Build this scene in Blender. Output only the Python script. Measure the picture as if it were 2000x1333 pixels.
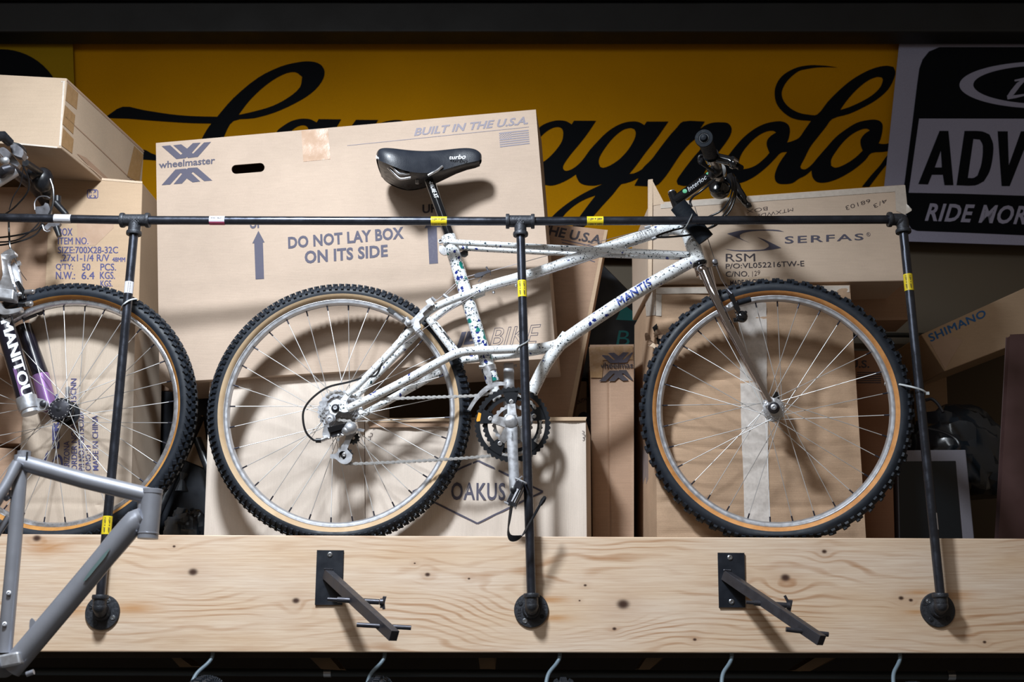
import bpy, math, random
from math import sin, cos, pi, radians, sqrt, atan2
from mathutils import Vector as V
from mathutils.geometry import tessellate_polygon
random.seed(7)
for o in list(bpy.data.objects): bpy.data.objects.remove(o)
SC = bpy.context.scene; COL = SC.collection
# ------------------------------------------------------------ camera, world, lights, exposure
F = 2400.0; PITCH = radians(15.4); CAM = V((0, -2.88, 1.60))
cd = bpy.data.cameras.new('camera'); cd.sensor_width = 36; cd.lens = F/2000*36; cd.clip_start = .02
cam = bpy.data.objects.new('camera', cd); cam.location = CAM; cam.rotation_euler = (pi/2+PITCH, 0, 0)
cd.dof.use_dof = True; cd.dof.focus_distance = 3.02; cd.dof.aperture_fstop = 5.0
COL.objects.link(cam); SC.camera = cam
w = bpy.data.worlds.new('world'); SC.world = w; w.use_nodes = True
w.node_tree.nodes['Background'].inputs[0].default_value = (1.0, .80, .62, 1)
w.node_tree.nodes['Background'].inputs[1].default_value = .12
def spot(name, loc, aim, watt, size, cone, blend, col):
    l = bpy.data.lights.new(name, 'SPOT'); l.energy = watt; l.shadow_soft_size = size
    l.spot_size = radians(cone); l.spot_blend = blend; l.color = col
    o = bpy.data.objects.new(name, l); o.location = loc
    o.rotation_euler = (V(aim)-V(loc)).to_track_quat('-Z', 'Y').to_euler(); COL.objects.link(o)
spot('spot_light', (-.68, -1.50, 3.78), (-.52, 0, 1.50), 365, .15, 112, 1.0, (.90, .98, 1.06))
def area(name, loc, aim, watt, sx, sy, col):
    l = bpy.data.lights.new(name, 'AREA'); l.energy = watt; l.shape = 'RECTANGLE'; l.size = sx; l.size_y = sy; l.color = col
    o = bpy.data.objects.new(name, l); o.location = loc
    o.rotation_euler = (V(aim)-V(loc)).to_track_quat('-Z', 'Y').to_euler(); COL.objects.link(o)
area('fill_light', (-1.1, -3.2, 3.9), (-.2, .2, 2.2), 22, 1.8, .5, (.92, .98, 1.04))  # unseen fill lamp, added to lift the banners and the shadows
SC.view_settings.view_transform = 'Standard'; SC.view_settings.look = 'None'
SC.view_settings.exposure = 0.0; SC.view_settings.gamma = 1.0; SC.view_settings.use_curve_mapping = False

# ------------------------------------------------------------ geometry helpers
RT = V((1, 0, 0)); FW = V((0, cos(PITCH), sin(PITCH))); UP = V((0, -sin(PITCH), cos(PITCH)))
def ray(px, py): return FW + RT*((px-1000)/F) - UP*((py-666.5)/F)
def onY(px, py, Y):
    d = ray(px, py); return CAM + d*((Y-CAM.y)/d.y)
class Pl:                      # plane Y = Y0 + kx X + kz (Z-2.3)
    def __init__(s, Y0, kx=0, kz=0, wave=None):
        s.n = V((kx, -1, kz)).normalized(); s.p = V((0, Y0, 2.3)); s.wave = wave
    def hit(s, px, py, off=0):
        d = ray(px, py); p = s.p + s.n*off
        q = CAM + d*((p-CAM).dot(s.n)/d.dot(s.n))
        if s.wave: q = q + s.n*s.wave(q)
        return q
class Cyl:
    def __init__(s, a, b, r): s.a = a; s.d = (b-a).normalized(); s.r = r
    def hit(s, px, py, off=0):
        d = ray(px, py); o = CAM-s.a
        dp = d - s.d*d.dot(s.d); op = o - s.d*o.dot(s.d); r = s.r+off
        A = dp.dot(dp); B = 2*dp.dot(op); Cc = op.dot(op)-r*r; D = B*B-4*A*Cc
        t = (-B-sqrt(D))/(2*A) if D > 0 else -B/(2*A)
        return CAM + d*t
def catmull(pts, n=4, closed=False):
    pts = [V(p) for p in pts]; out = []; N = len(pts)
    R = range(N if closed else N-1)
    for i in R:
        p1 = pts[i]; p2 = pts[(i+1) % N]
        p0 = pts[i-1] if (i > 0 or closed) else p1*2-p2
        p3 = pts[(i+2) % N] if (i < N-2 or closed) else p2*2-p1
        for k in range(n):
            t = k/n
            out.append(.5*((2*p1)+(p2-p0)*t+(2*p0-5*p1+4*p2-p3)*t*t+(3*p1-p0-3*p2+p3)*t**3))
    if not closed: out.append(pts[-1])
    return out
def smooth_ring(pts, n=4, ang=52):
    P = [V((p[0], p[1])) for p in pts]; N = len(P); T = []
    for i in range(N):
        a = P[i]-P[i-1]; b = P[(i+1) % N]-P[i]
        if a.length < 1e-6 or b.length < 1e-6: T.append(None); continue
        T.append(None if degrees_between(a, b) > ang else (P[(i+1) % N]-P[i-1])*.5)
    out = []
    for i in range(N):
        p, q = P[i], P[(i+1) % N]; L = (q-p)
        m0 = T[i] if T[i] else L; m1 = T[(i+1) % N] if T[(i+1) % N] else L
        if T[i]: m0 = m0.normalized()*L.length
        if T[(i+1) % N]: m1 = m1.normalized()*L.length
        for k in range(n):
            t = k/n; t2 = t*t; t3 = t2*t
            out.append(p*(2*t3-3*t2+1)+m0*(t3-2*t2+t)+q*(-2*t3+3*t2)+m1*(t3-t2))
    return [(a.x, a.y) for a in out]
def degrees_between(a, b):
    c = max(-1, min(1, a.dot(b)/(a.length*b.length))); return math.degrees(math.acos(c))
ORG = {}
def root_org(p):
    return ORG.get(p.name, V((0, 0, 0))) if p else V((0, 0, 0))
class MB:
    def __init__(s): s.v = []; s.f = []; s.m = []; s.cm = 0
    def add(s, vs, fs):
        b = len(s.v); s.v += [V(p) for p in vs]
        for f in fs: s.f.append([i+b for i in f]); s.m.append(s.cm)
        return s
    def hexa(s, a):            # 8 corners: bottom 0-3, top 4-7
        return s.add(a, [(0, 3, 2, 1), (4, 5, 6, 7), (0, 1, 5, 4), (1, 2, 6, 5), (2, 3, 7, 6), (3, 0, 4, 7)])
    def box(s, c, x, y, z):    # centre, half vectors
        c, x, y, z = V(c), V(x), V(y), V(z)
        return s.hexa([c-x-y-z, c+x-y-z, c+x+y-z, c-x+y-z, c-x-y+z, c+x-y+z, c+x+y+z, c-x+y+z])
    def tube(s, pts, r, n=10, caps=True, sq=None, ref=None):
        pts = [V(p) for p in pts]; N = len(pts)
        rs = r if isinstance(r, (list, tuple)) else [r]*N
        if len(rs) != N: rs = [rs[min(len(rs)-1, int(round(i*(len(rs)-1)/(N-1))))] if len(rs) != 2 else rs[0]+(rs[1]-rs[0])*i/(N-1) for i in range(N)]
        t0 = (pts[1]-pts[0]).normalized(); up = V(ref) if ref else (V((0, 0, 1)) if abs(t0.z) < .9 else V((1, 0, 0)))
        a = (up - t0*up.dot(t0)).normalized(); vs = []; fs = []
        for i in range(N):
            t = ((pts[i+1] if i < N-1 else pts[i])-(pts[i-1] if i else pts[0])).normalized()
            a = (a - t*a.dot(t)).normalized(); b = t.cross(a)
            for k in range(n):
                an = 2*pi*k/n; ca, sa = cos(an), sin(an)
                k2 = sq or 1.0
                vs.append(pts[i]+a*(ca*rs[i])+b*(sa*rs[i]*k2))
        for i in range(N-1):
            for k in range(n):
                k1 = (k+1) % n; fs.append((i*n+k, i*n+k1, (i+1)*n+k1, (i+1)*n+k))
        if caps: fs += [tuple(range(n-1, -1, -1)), tuple(range((N-1)*n, N*n))]
        return s.add(vs, fs)
    def lathe(s, o, ax, prof, n=24, close=False):
        o, ax = V(o), V(ax).normalized(); up = V((0, 0, 1)) if abs(ax.z) < .9 else V((1, 0, 0))
        a = (up-ax*up.dot(ax)).normalized(); b = ax.cross(a); vs = []; fs = []
        for (r, h) in prof:
            for k in range(n):
                an = 2*pi*k/n; vs.append(o+ax*h+(a*cos(an)+b*sin(an))*max(r, 1e-5))
        m = len(prof)
        for i in range(m-1 if not close else m):
            j = (i+1) % m
            for k in range(n):
                k1 = (k+1) % n; fs.append((i*n+k, i*n+k1, j*n+k1, j*n+k))
        return s.add(vs, fs)
    def sphere(s, c, r, n=12, sx=V((1, 0, 0)), sy=V((0, 1, 0)), sz=V((0, 0, 1))):
        c = V(c); vs = []; fs = []; m = n//2
        rr = (r, r, r) if not isinstance(r, (tuple, list)) else r
        for i in range(m+1):
            th = pi*i/m
            for k in range(n):
                an = 2*pi*k/n
                vs.append(c+V(sx)*(rr[0]*sin(th)*cos(an))+V(sy)*(rr[1]*sin(th)*sin(an))+V(sz)*(rr[2]*cos(th)))
        for i in range(m):
            for k in range(n):
                k1 = (k+1) % n; fs.append((i*n+k, (i+1)*n+k, (i+1)*n+k1, i*n+k1))
        return s.add(vs, fs)
    def prism(s, ring, d, holes=()):   # 3D ring(s) extruded by vector d
        d = V(d); rings = [[V(p) for p in ring]]+[[V(p) for p in h] for h in holes]
        flat = [p for r in rings for p in r]; tri = tessellate_polygon(rings); n = len(flat)
        fs = [tuple(t) for t in tri]+[tuple(i+n for i in reversed(t)) for t in tri]; b = 0
        for r in rings:
            m = len(r)
            for k in range(m): fs.append((b+k, b+(k+1) % m, b+(k+1) % m+n, b+k+n))
            b += m
        return s.add(flat+[p+d for p in flat], fs)
    def ribbon(s, pts, wv, th):        # strap: centre line, half-width vectors, thickness
        pts = [V(p) for p in pts]; N = len(pts); vs = []; fs = []
        for i in range(N):
            t = ((pts[i+1] if i < N-1 else pts[i])-(pts[i-1] if i else pts[0])).normalized()
            ww = V(wv[i]) if isinstance(wv, list) else V(wv)
            nn = t.cross(ww).normalized()*th*.5
            vs += [pts[i]-ww-nn, pts[i]+ww-nn, pts[i]+ww+nn, pts[i]-ww+nn]
        for i in range(N-1):
            for k in range(4):
                k1 = (k+1) % 4; fs.append((i*4+k, i*4+k1, i*4+4+k1, i*4+4+k))
        fs += [(3, 2, 1, 0), (N*4-4, N*4-3, N*4-2, N*4-1)]
        return s.add(vs, fs)
    def build(s, name, mat, parent=None, smooth=40, bevel=0, origin=None, kind=None, label=None):
        me = bpy.data.meshes.new(name)
        if parent is None and origin is None:
            xs = [p.x for p in s.v]; ys = [p.y for p in s.v]; zs = [p.z for p in s.v]
            origin = V(((min(xs)+max(xs))/2, (min(ys)+max(ys))/2, min(zs)))
        og = root_org(parent) if parent else origin
        me.from_pydata([tuple(p-og) for p in s.v], [], s.f)
        mats = mat if isinstance(mat, list) else [mat]
        for mm in mats: me.materials.append(mm)
        if len(mats) > 1:
            for p, i in zip(me.polygons, s.m): p.material_index = i
        me.validate(); 
        o = bpy.data.objects.new(name, me); COL.objects.link(o)
        if parent: o.parent = parent; ORG[o.name] = og
        else: o.location = og; ORG[o.name] = og
        import bmesh
        bm = bmesh.new(); bm.from_mesh(me)
        if bevel: bmesh.ops.bevel(bm, geom=[e for e in bm.edges if len(e.link_faces) == 2 and e.calc_face_angle(0) > .6], offset=bevel, segments=2, affect='EDGES', profile=.5)
        if smooth is not None: bmesh.ops.recalc_face_normals(bm, faces=bm.faces)
        bm.to_mesh(me); bm.free()
        if smooth:
            me.shade_smooth()
            me.set_sharp_from_angle(angle=radians(smooth))
        if kind: o['kind'] = kind
        if label: o['label'] = label
        return o
def tag(o, label=None, cat=None, group=None, kind=None):
    if label: o['label'] = label
    if cat: o['category'] = cat
    if group: o['group'] = group
    if kind: o['kind'] = kind
    return o
def thing(name, label, cat, loc, group=None):
    o = bpy.data.objects.new(name, None); o.empty_display_size = .05; COL.objects.link(o); o.location = loc
    ORG[o.name] = V(loc); return tag(o, label, cat, group)

# ------------------------------------------------------------ materials
def newmat(name):
    m = bpy.data.materials.new(name); m.use_nodes = True
    nt = m.node_tree; b = nt.nodes['Principled BSDF']
    def nd(t, ins=None, out=0, **props):
        n = nt.nodes.new('ShaderNode'+t)
        for k, v in props.items(): setattr(n, k, v)
        for k, v in (ins or {}).items():
            s_ = n.inputs[k]
            if isinstance(v, bpy.types.NodeSocket): nt.links.new(v, s_)
            else: s_.default_value = v
        return n.outputs[out]
    def setb(k, v):
        if isinstance(v, bpy.types.NodeSocket): nt.links.new(v, b.inputs[k])
        else: b.inputs[k].default_value = v
    return m, nd, setb
def c4(c): return (c[0], c[1], c[2], 1)
def srgb(r, g, b):
    f = lambda u: (u/255/12.92 if u/255 < .04045 else ((u/255+.055)/1.055)**2.4); return (f(r), f(g), f(b))
def simple(name, col, rough=.5, metal=0, noise=0, nscale=40, bump=0, coat=0, spec=.5, alpha=1, trans=0):
    m, nd, sb = newmat(name); sb('Base Color', c4(col)); sb('Roughness', rough); sb('Metallic', metal)
    sb('Coat Weight', coat); sb('Specular IOR Level', spec); sb('Alpha', alpha); sb('Transmission Weight', trans)
    if noise or bump:
        tc = nd('TexCoord', out=3)
        nz = nd('TexNoise', {'Vector': tc, 'Scale': nscale, 'Detail': 4.0})
        if noise:
            mx = nd('Mix', {0: nz, 6: c4([x*(1-noise) for x in col]), 7: c4([min(1, x*(1+noise)) for x in col])}, out=2, data_type='RGBA')
            sb('Base Color', mx)
            sb('Roughness', nd('MapRange', {0: nz, 1: .3, 2: .7, 3: max(.05, rough-.1), 4: min(1, rough+.12)}))
        if bump: sb('Normal', nd('Bump', {'Height': nz, 'Strength': bump, 'Distance': .002}))
    return m
def math_(nd, op, a, b=0.0, c=0.0): return nd('Math', {0: a, 1: b, 2: c}, operation=op)
def cardboard(name, col, axis='x', contrast=.10, flute=.35, big=1.2):
    m, nd, sb = newmat(name); P = nd('NewGeometry', out=0)
    n1 = nd('TexNoise', {'Vector': P, 'Scale': big*3, 'Detail': 5.0, 'Roughness': .6})
    n2 = nd('TexNoise', {'Vector': P, 'Scale': 420.0, 'Detail': 2.0})
    sv = nd('Mapping', {'Vector': P, 'Scale': (260, 260, 12) if axis == 'z' else (12, 260, 260)}, vector_type='POINT')
    n3 = nd('TexNoise', {'Vector': sv, 'Scale': 1.0, 'Detail': 2.0})
    f = math_(nd, 'ADD', math_(nd, 'MULTIPLY', n1, 1.0), math_(nd, 'ADD', math_(nd, 'MULTIPLY', n2, .35), math_(nd, 'MULTIPLY', n3, .28)))
    g = nd('MapRange', {0: f, 1: .6, 2: 1.2, 3: 0.0, 4: 1.0})
    mx = nd('Mix', {0: g, 6: c4([x*(1-contrast*1.6) for x in col]), 7: c4([min(1, x*(1+contrast)) for x in col])}, out=2, data_type='RGBA')
    sb('Base Color', mx); sb('Roughness', .78); sb('Specular IOR Level', .25)
    s = nd('SeparateXYZ', {0: P}, out=0 if axis == 'z' else 2)
    wv = math_(nd, 'SINE', math_(nd, 'MULTIPLY', s, 2*pi/.0045))
    h = math_(nd, 'ADD', math_(nd, 'MULTIPLY', wv, flute), math_(nd, 'MULTIPLY', n1, 2.0))
    sb('Normal', nd('Bump', {'Height': h, 'Strength': .12, 'Distance': .0010}))
    return m
MT = {}
MT['card'] = cardboard('cardboard_pale', (.505, .39, .305))
MT['card_v'] = cardboard('cardboard_upright', (.70, .60, .515), axis='z', flute=.5)
MT['card_tan'] = cardboard('cardboard_tan', (.54, .385, .255))
MT['card_k'] = cardboard('cardboard_light_tan', (.64, .50, .385))
MT['card_d'] = cardboard('cardboard_grey_tan', (.56, .455, .36), axis='z', flute=.5)
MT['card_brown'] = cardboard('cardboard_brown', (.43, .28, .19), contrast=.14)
MT['card_worn'] = cardboard('cardboard_worn', (.54, .365, .24), contrast=.17, big=2)
MT['card_yel'] = cardboard('cardboard_golden', (.52, .395, .285))
MT['card_red'] = cardboard('cardboard_reddish', (.33, .17, .10))
MT['edge'] = simple('cardboard_edge', (.66, .50, .36), .8, noise=.2, nscale=300)
MT['tape_clear'] = simple('clear_tape', (.50, .34, .24), .16, noise=.12, nscale=30, bump=.6, coat=.4, spec=.7)
MT['tape_brown'] = simple('brown_tape', (.36, .22, .11), .25, noise=.15, nscale=60, bump=.4, spec=.6)
MT['tape_white'] = simple('fibre_tape', (.60, .53, .46), .35, noise=.15, nscale=90, bump=.3)
MT['tape_pale'] = simple('pale_tape', (.68, .62, .57), .35, noise=.22, nscale=120, bump=.3)
MT['ink'] = simple('print_ink_slate', (.085, .080, .115), .75, noise=.25, nscale=250)
MT['ink_faint'] = simple('print_ink_faint', (.27, .245, .28), .8, noise=.2, nscale=250)
MT['ink_dark'] = simple('print_ink_dark', (.045, .037, .045), .75, noise=.25, nscale=250)
MT['ink_blue'] = simple('print_ink_navy', (.075, .075, .20), .7, noise=.2, nscale=250)
MT['ink_pen'] = simple('marker_pen', (.05, .035, .04), .6)
MT['shim'] = simple('print_blue', (.02, .13, .36), .6)
MT['teal'] = simple('print_teal', (.01, .33, .36), .5)
MT['steel_black'] = simple('black_pipe', (.060, .066, .085), .27, .80, noise=.18, nscale=40, bump=.04, spec=.6)
MT['cast'] = simple('cast_iron', (.045, .048, .057), .50, .5, noise=.3, nscale=180, bump=.5)
MT['hook_steel'] = simple('raw_steel', (.060, .060, .072), .38, .6, noise=.35, nscale=50, bump=.15)
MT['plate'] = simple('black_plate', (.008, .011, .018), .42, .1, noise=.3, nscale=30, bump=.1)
MT['zinc'] = simple('zinc_screw', (.45, .47, .50), .3, .9)
MT['silver'] = simple('polished_alloy', (.60, .61, .64), .27, .85, noise=.1, nscale=60)
MT['silver_m'] = simple('satin_alloy', (.50, .51, .54), .42, .75, noise=.15, nscale=80)
MT['grey_alloy'] = simple('grey_alloy', (.22, .22, .24), .36, .8, noise=.2, nscale=60)
MT['chrome'] = simple('chrome', (.62, .60, .63), .09, 1.0)
MT['spoke'] = simple('spoke_steel', (.62, .62, .62), .42, .6)
MT['nipple'] = simple('nipple_dark', (.03, .03, .045), .35, .5)
MT['dark_alloy'] = simple('dark_alloy', (.05, .05, .06), .35, .6, noise=.2, nscale=60)
MT['black_gloss'] = simple('black_gloss', (.006, .007, .009), .14, 0, coat=.6)
MT['black_plastic'] = simple('black_plastic', (.012, .013, .016), .35, 0, noise=.2, nscale=80)
MT['rubber'] = simple('tyre_rubber', (.0095, .0135, .021), .55, 0, noise=.5, nscale=35, bump=.2, spec=.40)
MT['foam'] = simple('rubber_sleeve', (.006, .009, .014), .65, 0, noise=.3, nscale=160, bump=.2, spec=.2)
MT['cable'] = simple('cable_housing', (.012, .012, .014), .25)
MT['wire'] = simple('brake_wire', (.25, .24, .25), .35, .8)
MT['zip'] = simple('zip_tie_nylon', (.50, .53, .55), .45, 0, spec=.5)
MT['yellow_label'] = simple('label_yellow', (.80, .62, .02), .45)
MT['white_label'] = simple('label_white', (.62, .62, .66), .5)
MT['pink_label'] = simple('label_pink', (.60, .10, .22), .5)
MT['white_print'] = simple('white_print', (.72, .74, .78), .5)
MT['green_print'] = simple('green_print', (.10, .42, .22), .5)
MT['orange_print'] = simple('orange_print', (.85, .38, .03), .45)
MT['purple'] = simple('purple_anodised', (.30, .16, .38), .3, .5)
MT['fork_black'] = simple('fork_black', (.012, .011, .020), .22, .2, coat=.4)

def leather(name):
    m, nd, sb = newmat(name); P = nd('NewGeometry', out=0)
    vo = nd('TexVoronoi', {'Vector': P, 'Scale': 520.0, 'Randomness': .5}); n = nd('TexNoise', {'Vector': P, 'Scale': 25.0, 'Detail': 4.0})
    sb('Base Color', nd('Mix', {0: n, 6: c4((.010, .013, .020)), 7: c4((.026, .030, .040))}, out=2, data_type='RGBA'))
    sb('Roughness', nd('MapRange', {0: n, 1: .3, 2: .7, 3: .30, 4: .46})); sb('Coat Weight', .15)
    sb('Normal', nd('Bump', {'Height': vo, 'Strength': .25, 'Distance': .0008})); return m
MT['saddle'] = leather('saddle_leather')
MT['blue_paint'] = simple('blue_lettering', (.012, .04, .26), .35)
MT['banner_black'] = simple('banner_black', (.004, .005, .007), .9, spec=.12)
MT['screen'] = simple('dead_screen', (.006, .009, .012), .25)
MT['bezel'] = simple('screen_bezel', (.20, .19, .22), .5, noise=.1, nscale=200)
MT['board'] = simple('dark_red_board', (.075, .036, .034), .6, noise=.25, nscale=20)
MT['bag'] = simple('black_bag', (.012, .016, .021), .20, 0, bump=1.0, nscale=12, spec=.7)
MT['wall'] = simple('wall_paint_olive', (.115, .092, .064), .85, noise=.12, nscale=6, bump=.1)
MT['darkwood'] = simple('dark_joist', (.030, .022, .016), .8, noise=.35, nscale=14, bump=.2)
MT['midwood'] = simple('bracket_wood', (.17, .11, .06), .75, noise=.3, nscale=18, bump=.2)
MT['steel_beam'] = simple('painted_steel_beam', (.014, .015, .016), .65, noise=.4, nscale=9, bump=.25)
MT['conduit'] = simple('grey_conduit', (.045, .055, .06), .5, .3, noise=.2, nscale=20)
MT['hook_blue'] = simple('hook_vinyl', (.14, .19, .23), .45)
MT['floor'] = simple('floor_concrete', (.20, .19, .18), .7, noise=.2, nscale=4, bump=.2)
MT['ceil'] = simple('ceiling_dark', (.03, .03, .03), .8)
MT['frame_grey'] = simple('bare_frame_grey', (.30, .31, .35), .36, .45, noise=.12, nscale=14, bump=.1)
MT['green_tint'] = simple('frame_green_tint', (.20, .30, .30), .4, .4)
MT['black_void'] = simple('dark_hollow', (.004, .004, .005), .8)
# tan sidewalls with dirt
def sidewall(name, a, b):
    m, nd, sb = newmat(name); P = nd('NewGeometry', out=0)
    n = nd('TexNoise', {'Vector': P, 'Scale': 9.0, 'Detail': 6.0, 'Roughness': .7})
    g = nd('MapRange', {0: n, 1: .42, 2: .60, 3: 0.0, 4: 1.0})
    sb('Base Color', nd('Mix', {0: g, 6: c4(a), 7: c4(b)}, out=2, data_type='RGBA')); sb('Roughness', .65); return m
MT['side_rear'] = sidewall('sidewall_cream', (.52, .36, .21), (.62, .45, .28))
MT['side_front'] = sidewall('sidewall_tan', (.46, .19, .05), (.64, .30, .10))
MT['side_left'] = sidewall('sidewall_orange', (.40, .17, .035), (.55, .26, .06))
# speckled white paint
def speckle(name, heavy):
    m, nd, sb = newmat(name); P = nd('NewGeometry', out=0)
    nz = nd('TexNoise', {'Vector': P, 'Scale': 110.0, 'Detail': 3.0}, out=1)
    wp = nd('VectorMath', {0: P, 1: nd('VectorMath', {0: nz, 3: .013}, operation='SCALE')}, operation='ADD')
    col = c4((.80, .82, .83)); cur = None
    def layer(cur, scale, thr, colr, keep):
        vo = nd('TexVoronoi', {'Vector': wp, 'Scale': scale}); 
        rnd = nd('TexVoronoi', {'Vector': wp, 'Scale': scale}, out=1)
        sep = nd('SeparateColor', {0: rnd}, out=0)
        t = math_(nd, 'MULTIPLY', math_(nd, 'GREATER_THAN', sep, 1-keep), math_(nd, 'ADD', math_(nd, 'MULTIPLY', nd('SeparateColor', {0: rnd}, out=1), thr), thr*.35))
        mask = math_(nd, 'LESS_THAN', vo, t)
        return nd('Mix', {0: mask, 6: cur, 7: c4(colr)}, out=2, data_type='RGBA')
    base = nd('RGB'); base.node.outputs[0].default_value = col
    x = layer(base, 290, .36, (.02, .025, .035), .32)
    x = layer(x, 150, .34, (.015, .045, .06), .24 if not heavy else .7)
    x = layer(x, 95, .34, (.015, .03, .20), .09 if not heavy else .60)
    if heavy:
        x = layer(x, 55, .46, (.01, .20, .17), .42)
    sb('Base Color', x); sb('Roughness', .28); sb('Coat Weight', .5); sb('Coat Roughness', .15)
    return m
MT['speckle'] = speckle('speckled_white_paint', False)
MT['speckle_heavy'] = speckle('splattered_white_paint', True)
# fabric banners
def cloth(name, col):
    m, nd, sb = newmat(name); P = nd('NewGeometry', out=0)
    n = nd('TexNoise', {'Vector': P, 'Scale': 500.0, 'Detail': 2.0}); n2 = nd('TexNoise', {'Vector': P, 'Scale': 2.5, 'Detail': 3.0})
    g = math_(nd, 'ADD', math_(nd, 'MULTIPLY', n, .6), math_(nd, 'MULTIPLY', n2, .6))
    sb('Base Color', nd('Mix', {0: nd('MapRange', {0: g, 1: .35, 2: .85}), 6: c4([x*.82 for x in col]), 7: c4([x*1.12 for x in col])}, out=2, data_type='RGBA'))
    sb('Roughness', .9); sb('Specular IOR Level', .1)
    sb('Normal', nd('Bump', {'Height': n, 'Strength': .2, 'Distance': .001})); return m
MT['yellow'] = cloth('banner_yellow', (.50, .225, .0008))
MT['yellow2'] = cloth('banner_olive_yellow', (.31, .19, .006))
MT['white_cloth'] = cloth('banner_white', (.34, .34, .46))
# pine beam with knots
KN = [(377, 1118, 9), (578, 1174, 7), (835, 1123, 5), (1217, 1181, 12), (1450, 1128, 5), (1534, 1129, 9), (1610, 1078, 5), (1760, 1169, 5), (1779, 1173, 4), (1200, 1229, 4), (1357, 1250, 3.5), (1923, 1255, 3.5), (916, 1131, 2.5), (1143, 1144, 3), (72, 1052, 8), (340, 1068, 3), (810, 1101, 2), (1132, 1174, 2)]
def pine(name):
    m, nd, sb = newmat(name); P = nd('NewGeometry', out=0)
    X = nd('SeparateXYZ', {0: P}, out=0); Z = nd('SeparateXYZ', {0: P}, out=2)
    nlow = nd('TexNoise', {'Vector': nd('Mapping', {'Vector': P, 'Scale': (1.6, 1, 7)}), 'Scale': 1.0, 'Detail': 3.0})
    zz = math_(nd, 'ADD', Z, math_(nd, 'MULTIPLY', nlow, .16)); knot = None; halo = None
    swirl = [(1038, 1130, 30)]
    for (px, py, r) in KN+swirl:
        k = onY(px, py, 0); rr = r/867
        dx = math_(nd, 'SUBTRACT', X, k.x); dz = math_(nd, 'SUBTRACT', Z, k.z)
        d2 = math_(nd, 'ADD', math_(nd, 'MULTIPLY', math_(nd, 'MULTIPLY', dx, dx), .55), math_(nd, 'MULTIPLY', dz, dz))
        s = rr*3.2
        ex = math_(nd, 'EXPONENT', math_(nd, 'MULTIPLY', d2, -1/(s*s)))
        zz = math_(nd, 'ADD', zz, math_(nd, 'MULTIPLY', math_(nd, 'MULTIPLY', ex, dz), -1.3))
        zz = math_(nd, 'ADD', zz, math_(nd, 'MULTIPLY', ex, rr*1.2))
        if (px, py, r) in KN:
            kk = math_(nd, 'EXPONENT', math_(nd, 'MULTIPLY', math_(nd, 'POWER', math_(nd, 'DIVIDE', d2, (rr*.8)**2), 2.0), -1.0))
            knot = kk if knot is None else math_(nd, 'MAXIMUM', knot, kk)
            halo = ex if halo is None else math_(nd, 'MAXIMUM', halo, ex)
    ring = math_(nd, 'SINE', math_(nd, 'MULTIPLY', zz, 330.0))
    ring = nd('MapRange', {0: ring, 1: .2, 2: 1.0, 3: 0.0, 4: 1.0})
    msk = nd('MapRange', {0: nd('TexNoise', {'Vector': nd('Mapping', {'Vector': P, 'Scale': (2.5, 1, 9)}), 'Scale': 1.0, 'Detail': 2.0}), 1: .42, 2: .62})
    fine = nd('TexNoise', {'Vector': nd('Mapping', {'Vector': P, 'Scale': (7, 7, 260)}), 'Scale': 1.0, 'Detail': 3.0, 'Roughness': .7})
    f = math_(nd, 'ADD', math_(nd, 'MULTIPLY', math_(nd, 'MULTIPLY', ring, msk), .62), math_(nd, 'MULTIPLY', nd('MapRange', {0: fine, 1: .38, 2: .68}), .42))
    big = nd('TexNoise', {'Vector': nd('Mapping', {'Vector': P, 'Scale': (1.2, 1, 5)}), 'Scale': 2.0, 'Detail': 2.0})
    base = nd('Mix', {0: nd('MapRange', {0: big, 1: .35, 2: .65}), 6: c4((.74, .555, .385)), 7: c4((.78, .635, .50))}, out=2, data_type='RGBA')
    c = nd('Mix', {0: f, 6: base, 7: c4((.44, .235, .12))}, out=2, data_type='RGBA')
    # orange pitch stains near the iron flanges
    st = None
    for (px, py, sx, sy) in [(262, 1188, .05, .012), (140, 1195, .04, .012), (1075, 1172, .04, .008), (1790, 1196, .03, .006), (1795, 1158, .035, .006), (1862, 1165, .05, .012), (1085, 1208, .035, .008), (92, 1068, .05, .02)]:
        k = onY(px, py, 0)
        e = math_(nd, 'EXPONENT', math_(nd, 'MULTIPLY', math_(nd, 'ADD', math_(nd, 'POWER', math_(nd, 'DIVIDE', math_(nd, 'SUBTRACT', X, k.x), sx), 2.0), math_(nd, 'POWER', math_(nd, 'DIVIDE', math_(nd, 'SUBTRACT', Z, k.z), sy), 2.0)), -1.0))
        st = e if st is None else math_(nd, 'MAXIMUM', st, e)
    c = nd('Mix', {0: math_(nd, 'MULTIPLY', st, math_(nd, 'ADD', .25, math_(nd, 'MULTIPLY', fine, .7))), 6: c, 7: c4((.50, .21, .045))}, out=2, data_type='RGBA')
    c = nd('Mix', {0: math_(nd, 'MULTIPLY', halo, .22), 6: c, 7: c4((.36, .17, .08))}, out=2, data_type='RGBA')
    c = nd('Mix', {0: knot, 6: c, 7: c4((.06, .028, .018))}, out=2, data_type='RGBA')
    sb('Base Color', c); sb('Roughness', .55); sb('Specular IOR Level', .3)
    sb('Normal', nd('Bump', {'Height': f, 'Strength': .15, 'Distance': .001})); return m
MT['pine'] = pine('pine_plank')

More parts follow.
